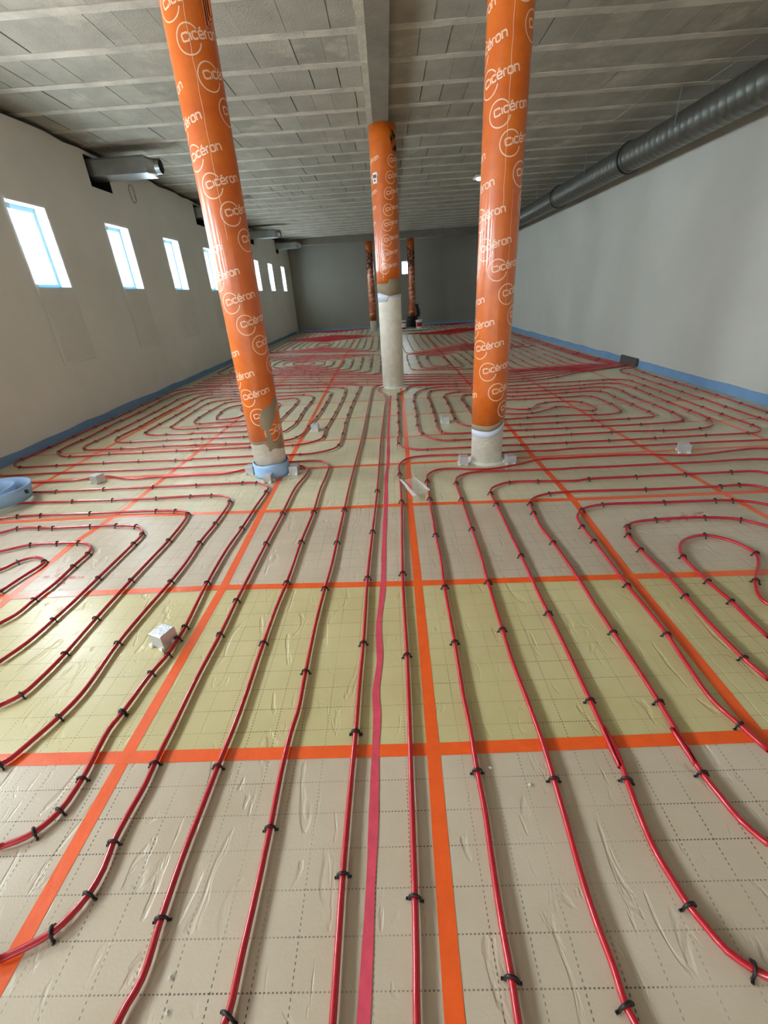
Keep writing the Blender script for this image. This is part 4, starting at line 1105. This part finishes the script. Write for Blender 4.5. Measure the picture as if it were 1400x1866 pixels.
# grey sleeve at the right wall where the pipes leave the room
t = empty('pipe_sleeve', (XR-.03, 8.62, 0)); tag(t, 'dark grey panel at the foot of the right wall where the pipe bundle ends', 'wall sleeve')
link('panel', MB().bevbox(-.02, .02, -.30, .30, .02, .15, .006).mesh('panel', M['greybox']), t)
link('lip', MB().bevbox(-.035, .0, -.30, .30, .0, .02, .004).mesh('lip', M['greybox']), t)

# pink spray marks
def spray(x, y, arms, label):
    mb = MB()
    for ax, ay, w in arms:
        n = 7
        b = len(mb.v); q = math.hypot(ax, ay)
        for i in range(n+1):
            for sg in (-1, 1):
                ww = sg*w/2*(.35+.65*math.sin(PI*i/n))
                mb.v.append((x-ax+2*ax*i/n-ay/q*ww, y-ay+2*ay*i/n+ax/q*ww, .0021+.0004*len(mb.v)/40))
        mb.f += [(b+2*i, b+2*i+2, b+2*i+3, b+2*i+1) for i in range(n)]
    m = bpy.data.materials.get('paint_mist')
    if not m:
        m = film_mat('paint_mist', .3, srgb(250, 140, 150), .6)
        n = m.node_tree.nodes; l = m.node_tree.links
        tc = n.new('ShaderNodeTexCoord'); nz = n.new('ShaderNodeTexNoise'); nz.inputs['Scale'].default_value = 22; nz.inputs['Detail'].default_value = 6
        mr = n.new('ShaderNodeMapRange'); mr.inputs['From Min'].default_value = .42; mr.inputs['From Max'].default_value = .72; mr.inputs['To Max'].default_value = .6
        l.new(tc.outputs['Object'], nz.inputs['Vector']); l.new(nz.outputs['Fac'], mr.inputs['Value']); l.new(mr.outputs[0], n['Principled BSDF'].inputs['Alpha'])
    o = mb.build('spray_mark', m)
    tag(o, label, 'paint mark', 'pink spray marks on the panels')
spray(1.98, 2.62, [(.17, .06, .05), (.03, .07, .03)], 'faint pink spray cross inside the near right pipe loop')
spray(-2.15, 2.22, [(.16, -.01, .05), (.10, -.14, .06)], 'faint pink spray mark crossing the tape inside the near left pipe loop')

# white foam crumbs
cm = []
for k in range(4):
    b = bmesh.new(); bmesh.ops.create_icosphere(b, subdivisions=1, radius=1)
    for v in b.verts: v.co *= random.uniform(.6, 1.2)
    me = bpy.data.meshes.new('foam_crumb'); b.to_mesh(me); b.free(); me.materials.append(M['foamwhite']); cm.append(me)
spots = [(-1.50, 3.78), (-1.55, 3.70), (-1.46, 3.66), (-1.60, 3.74), (-1.05, 3.60), (-.98, 3.66), (-.85, 3.72), (-.82, 3.78), (-1.28, 3.60), (-.40, 2.75), (-.39, 2.73), (-.20, 1.02), (.28, .92), (-.60, .36),
         (.60, 3.66), (.55, 3.70), (.78, 3.68), (1.02, 3.66), (1.12, 3.70), (.40, .86), (-.62, .42), (1.70, 2.72), (-1.62, 3.60), (-1.42, 3.72), (.24, .70), (.05, 1.25)]
for i, (x, y) in enumerate(spots):
    o = link('foam_crumb', cm[i % 4]); s = random.uniform(.0035, .0085)*(1.3 if y > 3.5 else .8)
    o.scale = (s*1.5, s, s*.7); o.location = (x, y, .0022+s*.4); o.rotation_euler = (0, 0, random.random()*6)
    a, g = (('tiny crumb of white foam beside the blue-wrapped left column foot', 'white foam crumbs at the left column') if x < -.7 and 3.5 < y < 4 else
            ('tiny crumb of white foam in front of the white-footed right column', 'white foam crumbs at the right column') if 3.5 < y < 4 else
            ('tiny white crumb lying on the open floor between pipes, away from the columns', 'white crumbs on the open floor'))
    tag(o, a, 'foam crumb', g)
